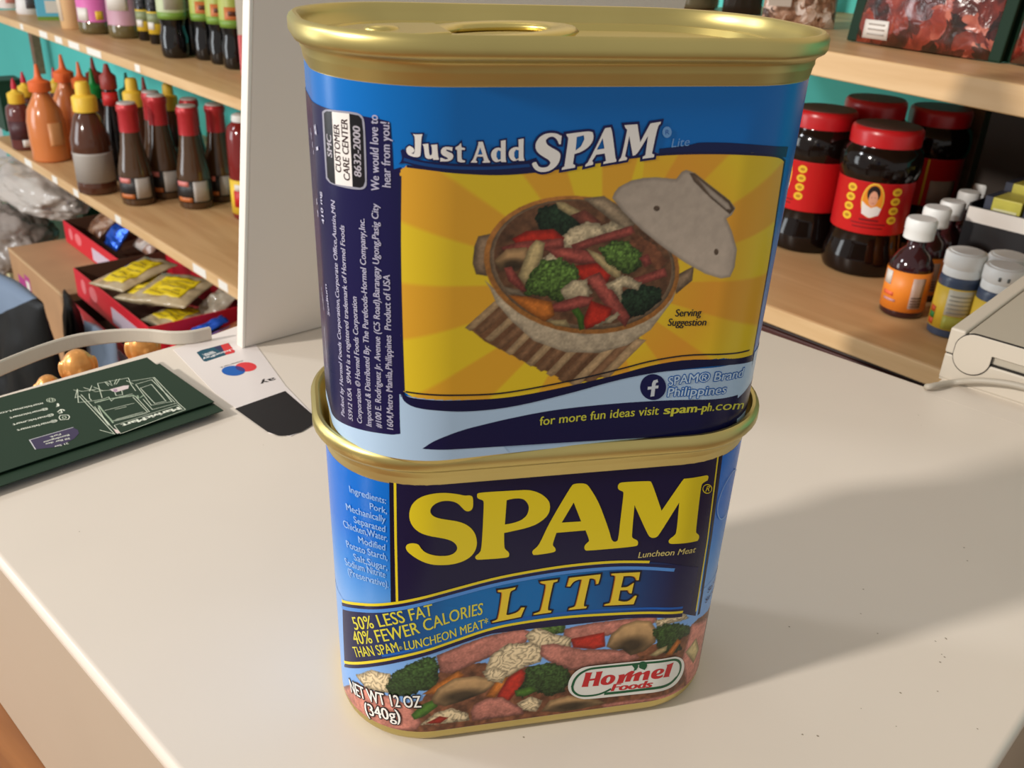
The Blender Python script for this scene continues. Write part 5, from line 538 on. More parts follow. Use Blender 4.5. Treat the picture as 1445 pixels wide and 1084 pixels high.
def statue(loc, rz, s, label, beads):
    r = empty('gold_statue', loc, rz, label, 'statue', 'little gold statues behind the drawer')
    k = s
    blob('figure', [((0,0,16*k),(19*k,15*k,16*k)),((0,-2*k,32*k),(17*k,13*k,16*k)),((-15*k,-3*k,40*k),(6*k,7*k,12*k)),((15*k,-3*k,40*k),(6*k,7*k,12*k)),((-13*k,-8*k,9*k),(13*k,9*k,8*k)),((13*k,-8*k,9*k),(13*k,9*k,8*k)),
        ((0,0,48*k),(12*k,10*k,7*k)),((0,-1*k,60*k),(9.5*k,9.5*k,11*k)),((-9.5*k,0,59*k),(2.2*k,2.6*k,6*k)),((9.5*k,0,59*k),(2.2*k,2.6*k,6*k)),((0,-10*k,59*k),(1.8*k,2*k,2.4*k)),((0,-9.4*k,54.8*k),(4*k,1.4*k,1.1*k))], GOLDST, r, 1.0*k)
    blob('base', [((0,0,2.5*k),(24*k,19*k,3.2*k))], GOLDST, r)
    if beads:
        for i in range(15):
            t = PI+PI*i/14; blob('bead', [((13*k*math.cos(t), -3*k+11*k*math.sin(t)*.9, 48*k-5*k*math.sin(PI*i/14)),(1.9*k,1.9*k,1.9*k),8,6)], GOLDST, r)
    return r
statue((-221.8, 187.4, -57.2), 0.61, 0.569, 'small gold statue whose head peeks over the drawer edge beside the black bag', False)
statue((-207.7, 190.8, -57.2), 0.61, 0.741, 'gold statue with bead necklace in the middle behind the drawer edge', True)
statue((-187.1, 215.8, -57.2), 0.61, 0.739, 'largest gold statue, bulky and beaded, nearest the white panel', True)
rs = empty('riser_block', (0, 0, -95), C1, 'brown riser block behind the drawer carrying the gold statues', 'riser')
box('riser_top', -334, -256, -75, 130, 30, 37.6, BROWNW, rs, 1); box('riser_side', -334, -326, -75, 130, 0, 30, BROWNW, rs); box('riser_side', -264, -256, -75, 130, 0, 30, BROWNW, rs)

# ------------------------------------------------------------------ beige card printer and its cable on the right
pm = dict(o=(190.3, 193.5), ang=-0.7247)
pt = empty('receipt_printer', (pm['o'][0], pm['o'][1], 0), pm['ang'], 'beige receipt printer with rounded hinge and grey lid seam', 'printer')
PH_ = 25.5
box('printer_body', 0, 70, 0, 118, .6, 13, GREYPL, pt, .8)
box('body_skirt', .3, 70, .3, 118, 0, .7, GREYPL, pt)
box('upper_frame', -.2, 6.6, -.2, 118, 13.4, PH_, GREYPL, pt, .9)
box('lid', 7.2, 70, 1.2, 118, 13.6, PH_-.5, mat('grey_lid', (186, 178, 162), .5, bump=.05, bscale=900), pt, .7)
box('seam_gap', .5, 69, .6, 117, 12.9, 13.7, DARKGAP, pt)
hv = [(17*0+11.6+8.0*math.cos(t), 14.6+8.0*math.sin(t)) for t in [PI+PI*i/16 for i in range(17)]]+[(19.6,17.8),(70,17.8),(70,25.3),(12,25.3)]+[(11.6+8*math.cos(t), 17.3+8*math.sin(t)) for t in [PI/2+PI/2*i/8 for i in range(1,8)]]
def yprism(name, pts, y0, y1, m, parent, bev=0):
    n = len(pts); V = [(x,y0,z) for x,z in pts]+[(x,y1,z) for x,z in pts]
    Fc = [tuple(range(n)), tuple(range(n,2*n))[::-1]]+[(i,n+i,n+(i+1)%n,(i+1)%n) for i in range(n)]
    o = mesh_obj(name, V, Fc, m, parent, smooth=False)
    bm = bmesh.new(); bm.from_mesh(o.data); bmesh.ops.recalc_face_normals(bm, faces=bm.faces); bm.to_mesh(o.data); bm.free()
    if bev: bevel(o, bev)
    return o
hc = (11.6, 16.0)
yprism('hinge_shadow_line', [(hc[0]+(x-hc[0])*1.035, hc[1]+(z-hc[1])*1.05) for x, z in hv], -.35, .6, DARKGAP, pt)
yprism('hinge_plate', hv, -.7, .5, GREYPL, pt, .25)
cb = tube('cable', spline([(184.2, 185.8, -16.0), (180.9, 182.2, -0.8), (181.0, 179.2, 2.4), (193.5, 185.1, 2.1), (199.7, 179.6, 6.1), (206.0, 174.0, 8.6), (211.3, 169.3, 9.9), (217.7, 163.7, 10.3), (226.2, 156.1, 9.6)], 8), 1.45, mat('grey_cable', (178, 170, 156), .5), None, 10); tag(cb, 'grey round cable lying in front of the beige printer', 'cable')

# ------------------------------------------------------------------ bottles, jars and tubs
def bmat(name, c, rough=.12, **k): return mat(name, c, rough, spec=.45, coat=.35, **k)
CAMXY = Vector(CAM['c'][:2])
def face_ang(x, y): d = CAMXY-Vector((x, y)); return math.atan2(d.y, d.x)
def prof_r(prof, z):
    for (r0, z0), (r1, z1) in zip(prof, prof[1:]):
        if z0 <= z <= z1: return r0+(r1-r0)*(z-z0)/max(z1-z0, 1e-6)
    return prof[-1][0]
def band(name, prof, z0, z1, m, parent, off=.35, a0=None, a1=None, seg=28):
    """label wrapped on a bottle between z0 and z1, whole way round or from angle a0 to a1"""
    zs = [z0]+[z for _, z in prof if z0+.5 < z < z1-.5]+[z1]; full = a0 is None; V = []; Fc = []
    n = seg if full else max(2, int(abs(a1-a0)/.22)+1); cols = n if full else n+1
    for z in zs:
        r = prof_r(prof, z)+off
        for k in range(cols):
            t = 2*PI*k/n if full else a0+(a1-a0)*k/n; V.append((r*math.cos(t), r*math.sin(t), z))
    for i in range(len(zs)-1):
        for k in range(n):
            b = (k+1) % cols if full else k+1; Fc.append((i*cols+k, i*cols+b, (i+1)*cols+b, (i+1)*cols+k))
    o = mesh_obj(name, V, Fc, m, parent); md = o.modifiers.new('thick', 'SOLIDIFY'); md.thickness = .2*S; md.offset = 1; return o
def sc(prof, r, h): return [(a*r, b*h) for a, b in prof]
MATT = lambda n, c, rough=.45: mat(n, c, rough)
PROFS = dict(
 squeeze=[(.86,0),(.97,.012),(1,.03),(.97,.1),(1,.2),(.98,.42),(.86,.54),(.62,.62),(.42,.69),(.4,.73)],
 sauce=[(.84,0),(.98,.012),(1,.035),(1,.09),(.97,.11),(.97,.36),(1,.39),(.98,.5),(.66,.70),(.48,.735),(.46,.75)],
 foilb=[(.88,0),(.98,.012),(1,.03),(1,.30),(.94,.38),(.70,.56),(.56,.72),(.54,.90),(.60,.925),(.60,.965),(.52,.985)],
 soy=[(.80,0),(.95,.014),(1,.05),(1,.15),(.86,.20),(.84,.23),(.95,.27),(1,.33),(.96,.62),(.7,.74),(.42,.84),(.38,.90)],
 honey=[(.85,0),(.98,.02),(1,.05),(1,.5),(.93,.6),(.6,.66)],
 dark=[(.85,0),(1,.02),(1,.30),(.72,.52),(.5,.64),(.45,.80)],
 jar=[(.74,0),(.94,.012),(1,.05),(1,.13),(.90,.22),(.90,.30),(.92,.31),(.92,.655),(.96,.67),(1,.72),(1,.78),(.95,.85),(.86,.875),(.86,.89)],
 ess=[(.9,0),(1,.02),(1,.07),(1,.50),(.98,.545),(.72,.645),(.42,.71),(.40,.80)],
 colr=[(.88,0),(.99,.015),(1,.04),(1,.66),(.96,.705),(.80,.735)],
 ket=[(.8,0),(.96,.02),(1,.06),(1,.78),(.9,.88),(.55,.93),(.5,.96)],
 cup=[(.74,0),(.80,.01),(.96,.8),(1,.9),(1,.93)],
 mini=[(.84,0),(1,.02),(1,.55),(.9,.65),(.6,.72),(.55,.8)],
 pjar=[(.84,0),(.96,.02),(1,.06),(1,.16),(.95,.18),(.95,.74),(1,.78),(.92,.84)])
def bottle(kind, name, label, x, y, z, r, h, body, group=None, **k):
    root = empty(name, (x, y, z), face_ang(x, y), label, k.get('cat', 'bottle'), group); P = sc(PROFS[kind], r, h); lathe('body', P, body, root); return root, P
def nozzle(root, r, h, z0, zb, z1, capm, tipm=None, ang=0):
    # ribbed cap with a pointed nozzle
    o = lathe('cap', [(r*.98,z0),(r,z0+.6),(r,zb-2),(r*.86,zb),(r*.42,zb+(z1-zb)*.12),(r*.30,zb+(z1-zb)*.3)]+([(r*.13,z1-1),(r*.06,z1)] if not tipm else [(r*.26,zb+(z1-zb)*.35)]), capm, root, 20)
    if tipm: lathe('tip', [(r*.36,zb+(z1-zb)*.25),(r*.34,zb+(z1-zb)*.5),(r*.12,z1-1),(r*.06,z1)], tipm, root, 16)
YCAP = MATT('yellow_cap', (238,196,60)); RTIP = MATT('red_tip', (196,30,54)); OCAP = MATT('orange_cap', (236,110,52)); GCAP = MATT('green_cap', (12,128,52)); DRCAP = MATT('dark_red_cap', (150,52,44)); WCAP = MATT('white_cap', (242,244,242)); BLK = MATT('black_cap', (30,30,36)); GCAPD = MATT('dark_green_cap', (10,84,60))
GREYL = MATT('grey_paper', (176,168,160)); WHITEL = MATT('white_paper', (226,220,212)); BLKL = MATT('black_label', (34,30,30)); PINKL = MATT('pink_patch', (220,130,124)); REDL = MATT('red_label', (200,36,38)); ORL = MATT('orange_label', (242,140,44)); YEL = MATT('yellow_label', (238,200,60)); GRNL = MATT('green_label', (120,156,60)); PALEG = MATT('pale_green_label', (190,200,160)); PAPAYA = MATT('fruit_print', (196,110,54)); PURP = MATT('pink_label', (222,112,178)); PURP2 = MATT('mauve_label', (196,150,166)); OLIVE = bmat('olive_glass', (104,92,58)); 
BROWNS = bmat('brown_sauce', (84,48,32)); GRAVY = bmat('gravy_brown', (78,54,34)); ORS = bmat('orange_sauce', (214,126,68), .2); BLKS = bmat('black_sauce', (16,13,13), .08); DRS = bmat('dark_sauce', (60,40,34)); HON = bmat('dark_red_syrup', (100,50,46)); REDS = bmat('red_sauce', (124,30,28)); ESSG = bmat('plum_syrup', (52,18,24), .08); NAVYB = MATT('navy_plastic', (66,80,106), .35); REDFOIL = mat('red_foil', (190,46,52), .35, .2, bump=.6, bscale=120); SILV = MATT('silver_cap', (206,196,192), .35)
LLS = [
 ('honey', 'dark syrup bottle with yellow cap and red tip, leftmost on the lower shelf', 'syrup bottles', (-1184.0, 2008.6, -359.0, 27.7, 160.9)),
 ('honey', 'dark syrup bottle with yellow cap just behind the leftmost one', 'syrup bottles', (-1193.7, 2074.5, -359.0, 26.7, 165.2)),
 ('orange', 'orange sauce squeeze bottle with orange cap standing in front, left side', 'orange sauce bottles', (-1079.4, 1920.4, -359.0, 40.5, 208.4)),
 ('honey', 'syrup bottle with yellow cap and red tip behind the front orange bottle', 'syrup bottles', (-1153.1, 2145.6, -359.0, 23.9, 166.8)),
 ('orange', 'orange sauce bottle with tallest orange cap against the wooden upright', 'orange sauce bottles', (-1069.6, 2020.3, -359.0, 38.1, 216.3)),
 ('orange', 'orange sauce bottle with orange cap just left of the green cap', 'orange sauce bottles', (-1012.3, 1976.4, -359.0, 33.2, 208.5)),
 ('darksr', 'dark squeeze bottle with bright green pointed cap behind the grey labelled bottle', None, (-929.5, 1851.7, -359.0, 33.0, 215.8)),
 ('redsr', 'red sauce squeeze bottle with dark red pointed cap far at the back', 'red sauce bottles', (-1023.2, 2074.6, -359.0, 32.5, 205.7)),
 ('sauce', 'brown sauce bottle with yellow cap and blank grey label in front', 'yellow capped sauce bottles', (-873.3, 1679.0, -359.0, 37.9, 218.3)),
 ('dark', 'slim black seasoning bottle with red collar beside the grey labelled bottle', None, (-866.9, 1786.8, -359.0, 27.3, 236.1)),
 ('green', 'red sauce squeeze bottle with dark green cap behind the red collar bottle', 'red sauce bottles', (-866.2, 1875.7, -359.0, 31.8, 206.6)),
 ('ysauce', 'brown sauce bottle with yellow cap behind the first red foil bottle', 'yellow capped sauce bottles', (-809.5, 1762.7, -359.0, 32.7, 215.5)),
 ('foil', 'brown gravy bottle with red foil neck, first in front from the left', 'red foil gravy bottles', (-764.4, 1614.7, -359.0, 31.8, 194.6)),
 ('foil', 'brown gravy bottle with red foil neck at the back, second from the left', 'red foil gravy bottles', (-758.2, 1724.0, -359.0, 29.7, 197.9)),
 ('foil', 'brown gravy bottle with red foil neck, right behind the first foil bottle', 'red foil gravy bottles', (-727.1, 1668.9, -359.0, 31.7, 201.2)),
 ('foil', 'brown gravy bottle with red foil neck, in front between two others', 'red foil gravy bottles', (-648.3, 1610.1, -359.0, 32.4, 195.4)),
 ('foil', 'brown gravy bottle with red foil neck at the back behind the middle one', 'red foil gravy bottles', (-677.4, 1708.5, -359.0, 30.1, 190.3)),
 ('foil', 'brown gravy bottle with red foil neck, rightmost beside the ketchup bottle', 'red foil gravy bottles', (-613.3, 1666.8, -359.0, 31.6, 190.0)),
 ('ketch', 'red ketchup bottle with yellow label half hidden by the white panel', None, (-526.6, 1546.7, -359.0, 30.1, 196.4)),
 ('red2', 'red sauce bottle with red collar in the back row under the shelf', 'red sauce bottles', (-812.7, 1833.5, -359.0, 29.7, 206.4)),
 ('yel2', 'brown sauce bottle with yellow cap in the back row behind the foil bottles', 'yellow capped sauce bottles', (-745.0, 1785.0, -359.0, 28.9, 204.5))]
for kind, lab, grp, (x, y, z, r, h) in LLS:
    if kind == 'honey':
        root, P = bottle('honey', 'syrup_bottle', lab, x, y, z, r, h, HON, grp)
        nozzle(root, r*.66, h, h*.655, h*.80, h, YCAP, RTIP); band('label', P, h*.16, h*.42, MATT('maroon_label', (72,32,36)), root, a0=-1.2, a1=1.2); band('sticker', P, h*.06, h*.16, WHITEL, root, .8, a0=-.1, a1=.75)
    elif kind in ('orange','darksr','redsr','green','red2'):
        b = dict(orange=ORS, darksr=DRS, redsr=REDS, green=REDS, red2=REDS)[kind]; cp = dict(orange=OCAP, darksr=GCAP, redsr=DRCAP, green=GCAPD, red2=DRCAP)[kind]
        root, P = bottle('squeeze', 'squeeze_bottle', lab, x, y, z, r, h, b, grp); nozzle(root, r*.58, h, h*.725, h*.83, h, cp)
        if kind == 'orange': band('print', P, h*.18, h*.42, MATT('faded_print', (214,146,92)), root, a0=.05, a1=.9)
        if kind in ('redsr','red2'): band('collar', P, h*.50, h*.60, REDL, root, .5)
    elif kind in ('sauce','ysauce','yel2'):
        root, P = bottle('sauce', 'sauce_bottle', lab, x, y, z, r, h, BROWNS, grp)
        lathe('cap', [(r*.56,h*.735),(r*.62,h*.74),(r*.62,h*.86),(r*.54,h*.875),(r*.38,h*.885),(r*.36,h*.97),(r*.28,h*.995),(.01,h)], YCAP, root, 22); band('label', P, h*.115, h*.385, GREYL, root, .4)
    elif kind == 'dark':
        root, P = bottle('dark', 'seasoning_bottle', lab, x, y, z, r, h, BLKS, grp); lathe('cap', [(r*.56,h*.79),(r*.6,h*.8),(r*.6,h*.9),(r*.3,h*.93),(r*.15,h)], DRCAP, root, 20); band('collar', P, h*.655, h*.77, REDL, root, 2.5)
    elif kind == 'foil':
        root, P = bottle('foilb', 'gravy_bottle', lab, x, y, z, r, h, GRAVY, grp)
        fo = lathe('foil', [(a+.7, b) for a, b in P if b > h*.70], REDFOIL, root); lathe('cap_disc', [(r*.53,h*.972),(r*.53,h*.997),(r*.48,h)], SILV, root, 20)
        band('label', P, h*.07, h*.29, BLKL, root, .4); band('name_patch', P, h*.235, h*.285, PINKL, root, .75, a0=-1.15, a1=-.35); band('picture', P, h*.08, h*.125, PAPAYA, root, .75, a0=-1.2, a1=-.2); band('price_sticker', P, h*.085, h*.285, GREYL, root, .9, a0=-.1, a1=.85)
    elif kind == 'ketch':
        root, P = bottle('ket', 'ketchup_bottle', lab, x, y, z, r, h, REDS, grp); lathe('cap', [(r*.56,h*.93),(r*.6,h*.94),(r*.55,h*.99),(r*.4,h)], WCAP, root, 20); band('label', P, h*.07, h*.40, YEL, root, .4); band('picture', P, h*.14, h*.30, REDL, root, .8, a0=-.9, a1=-.1); band('white_print', P, h*.3, h*.36, WHITEL, root, .8, a0=-.8, a1=.3)
ULS = [
 ('tub', 'white tub with pink print, leftmost on the upper left shelf', None, (-1287.6, 2258.1, -73.0, 35.0, 112.1)),
 ('pouch', 'white bottle with a grey photo print beside the white tub', None, (-1189.5, 2152.9, -73.0, 28.6, 136.4)),
 ('pack', 'sky blue snack box with white cloud between white bottle and tan cup', None, (-1098.1, 2057.6, -73.0, 24.2, 128.8)),
 ('cup', 'tan plastic cup with pale left side on the upper left shelf', None, (-982.9, 1917.6, -73.0, 27.4, 137.5)),
 ('pinkjar', 'bright pink labelled glass jar beside the tan cup', 'glass jars on the upper left shelf', (-908.5, 1860.0, -73.0, 32.6, 142.5)),
 ('pinkjar2', 'mauve labelled glass jar with white panel beside the small bottles', 'glass jars on the upper left shelf', (-829.0, 1816.1, -73.0, 32.0, 147.5)),
 ('minibot', 'small black capped bottle with yellow label next to the mauve jar', 'small yellow labelled bottles', (-775.1, 1784.5, -73.0, 14.3, 133.4)),
 ('minibot', 'small black capped bottle with yellow label next to the big soy bottle', 'small yellow labelled bottles', (-736.5, 1740.8, -73.0, 14.0, 137.0)),
 ('soy', 'black soy sauce bottle with pale green label, leftmost and nearest of the soy row', 'soy sauce bottles', (-644.0, 1577.3, -73.0, 24.5, 242.3)),
 ('soyb', 'black soy sauce bottle with pale label, second of the soy row', 'soy sauce bottles', (-626.5, 1622.2, -73.0, 21.7, 243.5)),
 ('soyb2', 'black soy sauce bottle with brown oval picture, third of the soy row', 'soy sauce bottles', (-584.1, 1567.4, -73.0, 21.8, 244.7)),
 ('soyb3', 'black soy sauce bottle with lime label, fourth of the soy row', 'soy sauce bottles', (-544.5, 1525.1, -73.0, 20.1, 246.1)),
 ('soyb4', 'black soy sauce bottle with brown oval picture, last of the row by the panel', 'soy sauce bottles', (-506.3, 1479.2, -73.0, 21.4, 247.3)),
 ('pinkpack', 'pink packet half hidden by the white panel edge on the upper shelf', None, (-464.9, 1408.4, -73.0, 8.2, 178.9))]
for kind, lab, grp, (x, y, z, r, h) in ULS:
    if kind == 'tub':
        root, P = bottle('cup', 'white_tub', lab, x, y, z, r, h, MATT('white_tub', (226,212,204)), grp, cat='tub'); band('print', P, h*.12, h*.4, MATT('pink_print', (232,150,140)), root, a0=-.3, a1=.9); lathe('lid', [(r*1.02,h*.92),(r*1.04,h*.93),(r*1.04,h),(.01,h)], WCAP, root)
    elif kind == 'pouch':
        root = empty('white_bottle', (x,y,z), face_ang(x,y), lab, 'bottle', grp); P = sc([(.9,0),(1,.03),(.9,.2),(.75,.4),(.7,.8),(.4,.9)], r, h); lathe('body', P, MATT('white_bottle', (226,222,220)), root); band('picture', P, h*.1, h*.34, MATT('grey_photo', (84,78,82)), root, a0=-.2, a1=1.0); lathe('cap', [(r*.45,h*.88),(r*.45,h),(.01,h)], PURP, root, 16)
    elif kind == 'pack':
        root = empty('snack_box', (x,y,z), face_ang(x,y), lab, 'box', grp); box('carton', -r*.6, r*.6, -r, r, 0, h, MATT('sky_blue_pack', (96,186,216)), root, 1); box('cloud_print', r*.6, r*.6+.4, -r*.2, r*.9, h*.12, h*.32, WHITEL, root); box('green_print', r*.6, r*.6+.4, -r, r, 0, h*.06, GRNL, root)
    elif kind == 'cup':
        root, P = bottle('cup', 'plastic_cup', lab, x, y, z, r, h, MATT('tan_cup', (226,188,138), .4), grp, cat='cup'); lathe('lid', [(r*1.02,h*.91),(r*1.05,h*.92),(r*1.05,h),(.01,h)], WCAP, root); band('print', P, h*.12, h*.9, MATT('cream_print', (240,226,204)), root, .3, a0=-1.5, a1=-.75)
    elif kind in ('pinkjar','pinkjar2'):
        root, P = bottle('pjar', 'preserve_jar', lab, x, y, z, r, h, OLIVE, grp, cat='jar'); band('label', P, h*.17, h*.72, PURP if kind == 'pinkjar' else PURP2, root, .4); lathe('lid', [(r*.98,h*.82),(r,h*.83),(r,h),(.01,h)], PURP2, root)
        if kind == 'pinkjar': band('white_edge', P, h*.18, h*.36, WHITEL, root, .8, a0=-1.3, a1=-.35); band('flower_print', P, h*.2, h*.32, YEL, root, .8, a0=.1, a1=.6)
        else: band('white_panel', P, h*.36, h*.62, WHITEL, root, .8, a0=-1.1, a1=.35)
    elif kind == 'minibot':
        root, P = bottle('mini', 'small_bottle', lab, x, y, z, r, h, BLKS, grp); band('label', P, h*.14, h*.44, YEL, root, .4); band('stripe', P, h*.28, h*.42, MATT('sage_label', (140,150,110)), root, .7); lathe('cap', [(r*.7,h*.46),(r*1.02,h*.48),(r*.98,h*.62),(r*.8,h*.66),(r*.8,h),(.01,h)], BLK, root, 18); band('white_print', P, h*.2, h*.3, WHITEL, root, 1.0, a0=-1.2, a1=-.2)
    elif kind.startswith('soy'):
        root, P = bottle('soy', 'soy_sauce_bottle', lab, x, y, z, r, h, BLKS, grp); band('label', P, h*.275, h*.60, PALEG if kind in ('soy','soyb') else MATT('lime_label', (170,180,84)), root, .4); band('label_foot', P, h*.272, h*.32, GRNL, root, .8); lathe('cap', [(r*.42,h*.88),(r*.46,h*.89),(r*.46,h),(.01,h)], BLK, root, 18)
        if kind in ('soy','soyb'): band('text_panel', P, h*.34, h*.58, MATT('text_grey', (176,172,156)), root, .8, a0=-.5, a1=1.1)
        else: band('fruit_picture', P, h*.325, h*.405, PAPAYA, root, .9, a0=-.6, a1=.75); band('fruit_core', P, h*.35, h*.38, MATT('fruit_dark', (92,48,30)), root, 1.2, a0=-.3, a1=.35)
    elif kind == 'pinkpack':
        root = empty('pink_pack', (x,y,z), face_ang(x,y), lab, 'packet', grp); box('packet', -6, 6, -r*1.6, r*1.6, 0, h, MATT('pink_pack', (238,122,128)), root, 2); box('white_print', 6, 6.5, -r*1.6, r*1.6, h*.36, h*.8, WHITEL, root)
RLS = [
 ('jar', 'red lidded dark sauce jar with portrait label, in front', 'dark sauce jars', (325.2, 673.6, -108.0, 36.5, 135.4), 0.0),
 ('jar', 'red lidded dark sauce jar next to the tins with one column of gold ovals', 'dark sauce jars', (286.0, 737.4, -108.0, 35.6, 136.9), -0.96),
 ('jar', 'red lidded dark sauce jar at the back between two front jars', 'dark sauce jars', (346.4, 775.2, -108.0, 34.8, 142.8), None),
 ('jar', 'red lidded dark sauce jar at the back right beside the upright', 'dark sauce jars', (417.0, 783.5, -108.0, 35.1, 135.8), None),
 ('essence', 'dark red essence bottle with orange label, nearest on the shelf', 'essence bottles', (324.5, 555.6, -108.0, 17.7, 83.0), None),
 ('essence', 'white capped essence bottle right behind the nearest orange labelled one', 'essence bottles', (354.6, 599.3, -108.0, 16.6, 81.3), None),
 ('essence', 'white capped essence bottle, third in the receding row', 'essence bottles', (385.5, 640.1, -108.0, 15.7, 76.8), None),
 ('essence', 'white capped essence bottle, fourth in the receding row', 'essence bottles', (416.0, 678.1, -108.0, 14.5, 76.9), None),
 ('essence', 'white capped essence bottle, farthest in the receding row', 'essence bottles', (445.9, 717.0, -108.0, 13.7, 76.0), None),
 ('colour', 'navy food colour bottle with yellow label, fully seen left of the printer', 'food colour bottles', (348.1, 515.0, -108.0, 15.5, 70.0), None),
 ('colour', 'navy food colour bottle with slotted white cap above the printer', 'food colour bottles', (367.8, 489.1, -108.0, 15.5, 67.8), 1),
 ('colour', 'navy food colour bottle right behind the slotted cap bottle', 'food colour bottles', (391.3, 532.6, -108.0, 15.7, 63.0), None),
 ('colour', 'navy food colour bottle at the right frame edge over the printer', 'food colour bottles', (401.4, 494.6, -108.0, 15.4, 64.0), None)]
CHILIR = MATT('red_jar_label', (208,28,34), .35); OVAL = MATT('gold_oval', (232,186,44)); BLKJ = mat('dark_oil', (20,11,9), .10, spec=.35, coat=.15); RLID = mat('red_lid', (200,26,34), .3, spec=.6); RLIDT = MATT('dusty_lid_top', (104,54,52), .5)
def jar_print(P, r, h, root, turn, face=True):
    """red label print: two columns of oval medals and, between them, an oval portrait; turn = where the portrait looks (rad)"""
    rr = P_r = prof_r(P, h*.5)
    pr = Print(lambda u, v, o: ((rr+.45+o)*math.cos(turn+u/rr), (rr+.45+o)*math.sin(turn+u/rr), v), lambda u, v: (math.cos(turn+u/rr), math.sin(turn+u/rr), 0), du=3, lift=.05, step=.05)
    el = lambda cx, cy, a, b, n=18: [(cx+a*math.cos(2*PI*i/n), cy+b*math.sin(2*PI*i/n)) for i in range(n)]
    zc = h*.5
    for s_ in (-1, 1):
        for i in range(4):
            cx, cy = s_*r*.56, zc+h*(.105-.064*i)
            pr.poly(1, (238,196,48), el(cx, cy, r*.125, h*.027)); pr.poly(2, (206,150,30), el(cx, cy, r*.075, h*.014)); pr.stroke(3, (120,70,20), [(cx-r*.05, cy), (cx+r*.05, cy)], .5)
    if face:
        pr.poly(1, (240,200,70), el(0, zc+h*.04, r*.265, h*.118, 26)); pr.poly(2, (236,146,40), el(0, zc+h*.04, r*.24, h*.107, 26))
        pr.poly(3, (40,28,26), el(0, zc+h*.085, r*.155, h*.055)); pr.poly(4, (226,164,134), el(.3, zc+h*.052, r*.105, h*.052)); pr.poly(5, (40,28,26), [(-r*.13, zc+h*.10), (-r*.02, zc+h*.118), (r*.13, zc+h*.098), (r*.09, zc+h*.125), (0, zc+h*.138), (-r*.1, zc+h*.125)])
        pr.poly(3, (238,232,228), [(-r*.24, zc+h*.03), (-r*.12, zc+h*.005), (0, zc-h*.01), (r*.12, zc+h*.005), (r*.24, zc-h*.01), (r*.2, zc-h*.055), (0, zc-h*.078), (-r*.2, zc-h*.055)])
        pr.stroke(6, (96,50,46), [(-r*.045, zc+h*.06), (-r*.02, zc+h*.06)], .35); pr.stroke(6, (96,50,46), [(r*.035, zc+h*.06), (r*.06, zc+h*.06)], .35); pr.stroke(6, (176,70,64), [(-r*.02, zc+h*.022), (r*.05, zc+h*.022)], .4)
    for i, w_ in enumerate((.22, .42, .36)): pr.stroke(1, (120,22,26), [(-r*w_, zc-h*(.095+.026*i)), (r*w_, zc-h*(.095+.026*i))], 1.5-.5*(i > 0))
    pr.build('label_print', PAPER, root)
for kind, lab, grp, (x, y, z, r, h), turn in RLS:
    if kind == 'jar':
        root, P = bottle('jar', 'sauce_jar', lab, x, y, z, r, h, BLKJ, grp, cat='jar')
        lathe('lid', [(r*.80,h*.872),(r*.86,h*.88),(r*.87,h*.955),(r*.85,h*.985),(r*.80,h*.998)], RLID, root); lathe('lid_top', [(r*.80,h*.985),(r*.79,h),(.01,h)], RLIDT, root)
        band('label', P, h*.305, h*.66, CHILIR, root, .3); 
        if turn is not None: jar_print(P, r, h, root, turn)
        else: band('gold_stripe', P, h*.31, h*.655, YEL, root, .7, a0=-.05, a1=.02); band('text_panel', P, h*.33, h*.5, GREYL, root, .7, a0=.15, a1=1.0)
    elif kind == 'essence':
        root, P = bottle('ess', 'essence_bottle', lab, x, y, z, r, h, ESSG, grp)
        lathe('cap', [(r*.62,h*.795),(r*.68,h*.80),(r*.68,h*.88),(r*.70,h*.89),(r*.70,h*.975),(r*.64,h),(.01,h)], WCAP, root, 24); band('label', P, h*.075, h*.49, ORL, root, .3)
        band('barcode_panel', P, h*.12, h*.44, MATT('barcode_grey', (188,160,146)), root, .6, a0=.25, a1=.85)
        for i in range(4): band('barcode_line', P, h*(.14+.03*i), h*(.152+.03*i), MATT('dark_line', (90,66,60)), root, .9, a0=.3, a1=.8)
        band('round_seal', P, h*.33, h*.47, WHITEL, root, .6, a0=-1.25, a1=-.75); band('text_line', P, h*.165, h*.19, MATT('lilac_text', (206,150,150)), root, .6, a0=-1.0, a1=-.35); band('text_line', P, h*.22, h*.26, MATT('pink_text', (240,110,70)), root, .6, a0=-1.1, a1=-.5)
    else:
        root, P = bottle('colr', 'food_colour_bottle', lab, x, y, z, r, h, NAVYB, grp)
        cp = lathe('cap', [(r*.84,h*.715),(r*.95,h*.72),(r*.95,h*.80),(r*.92,h*.81),(r*1.0,h*.83),(r*1.0,h*.96),(r*.95,h*.985),(r*.8,h*.99),(r*.78,h),(.01,h)], WCAP, root, 24)
        band('label', P, h*.10, h*.60, YEL, root, .3); band('text_panel', P, h*.28, h*.585, MATT('cream_text', (214,208,188)), root, .6, a0=-.35, a1=.9); band('green_foot', P, h*.11, h*.27, MATT('lime_foot', (176,174,70)), root, .6, a0=-.35, a1=.9)
        for i, cc in enumerate(((226,92,40),(50,140,62),(226,92,40))): band('colour_square', P, h*(.12+.075*i), h*(.19+.075*i), MATT('square_%d%d%d' % cc, cc), root, .6, a0=-1.25, a1=-.85)
        for i in range(5): band('text_line', P, h*(.31+.05*i), h*(.322+.05*i), MATT('text_grey2', (150,146,136)), root, .9, a0=-.25, a1=.8)
        if turn is not None: 
            for i in (0, 1): band('cap_slot', [(r*1.0,0),(r*1.0,h)], h*.865, h*.91, MATT('slot_dark', (92,98,98)), cp, .1, a0=-.2+.4*i, a1=-.08+.4*i)

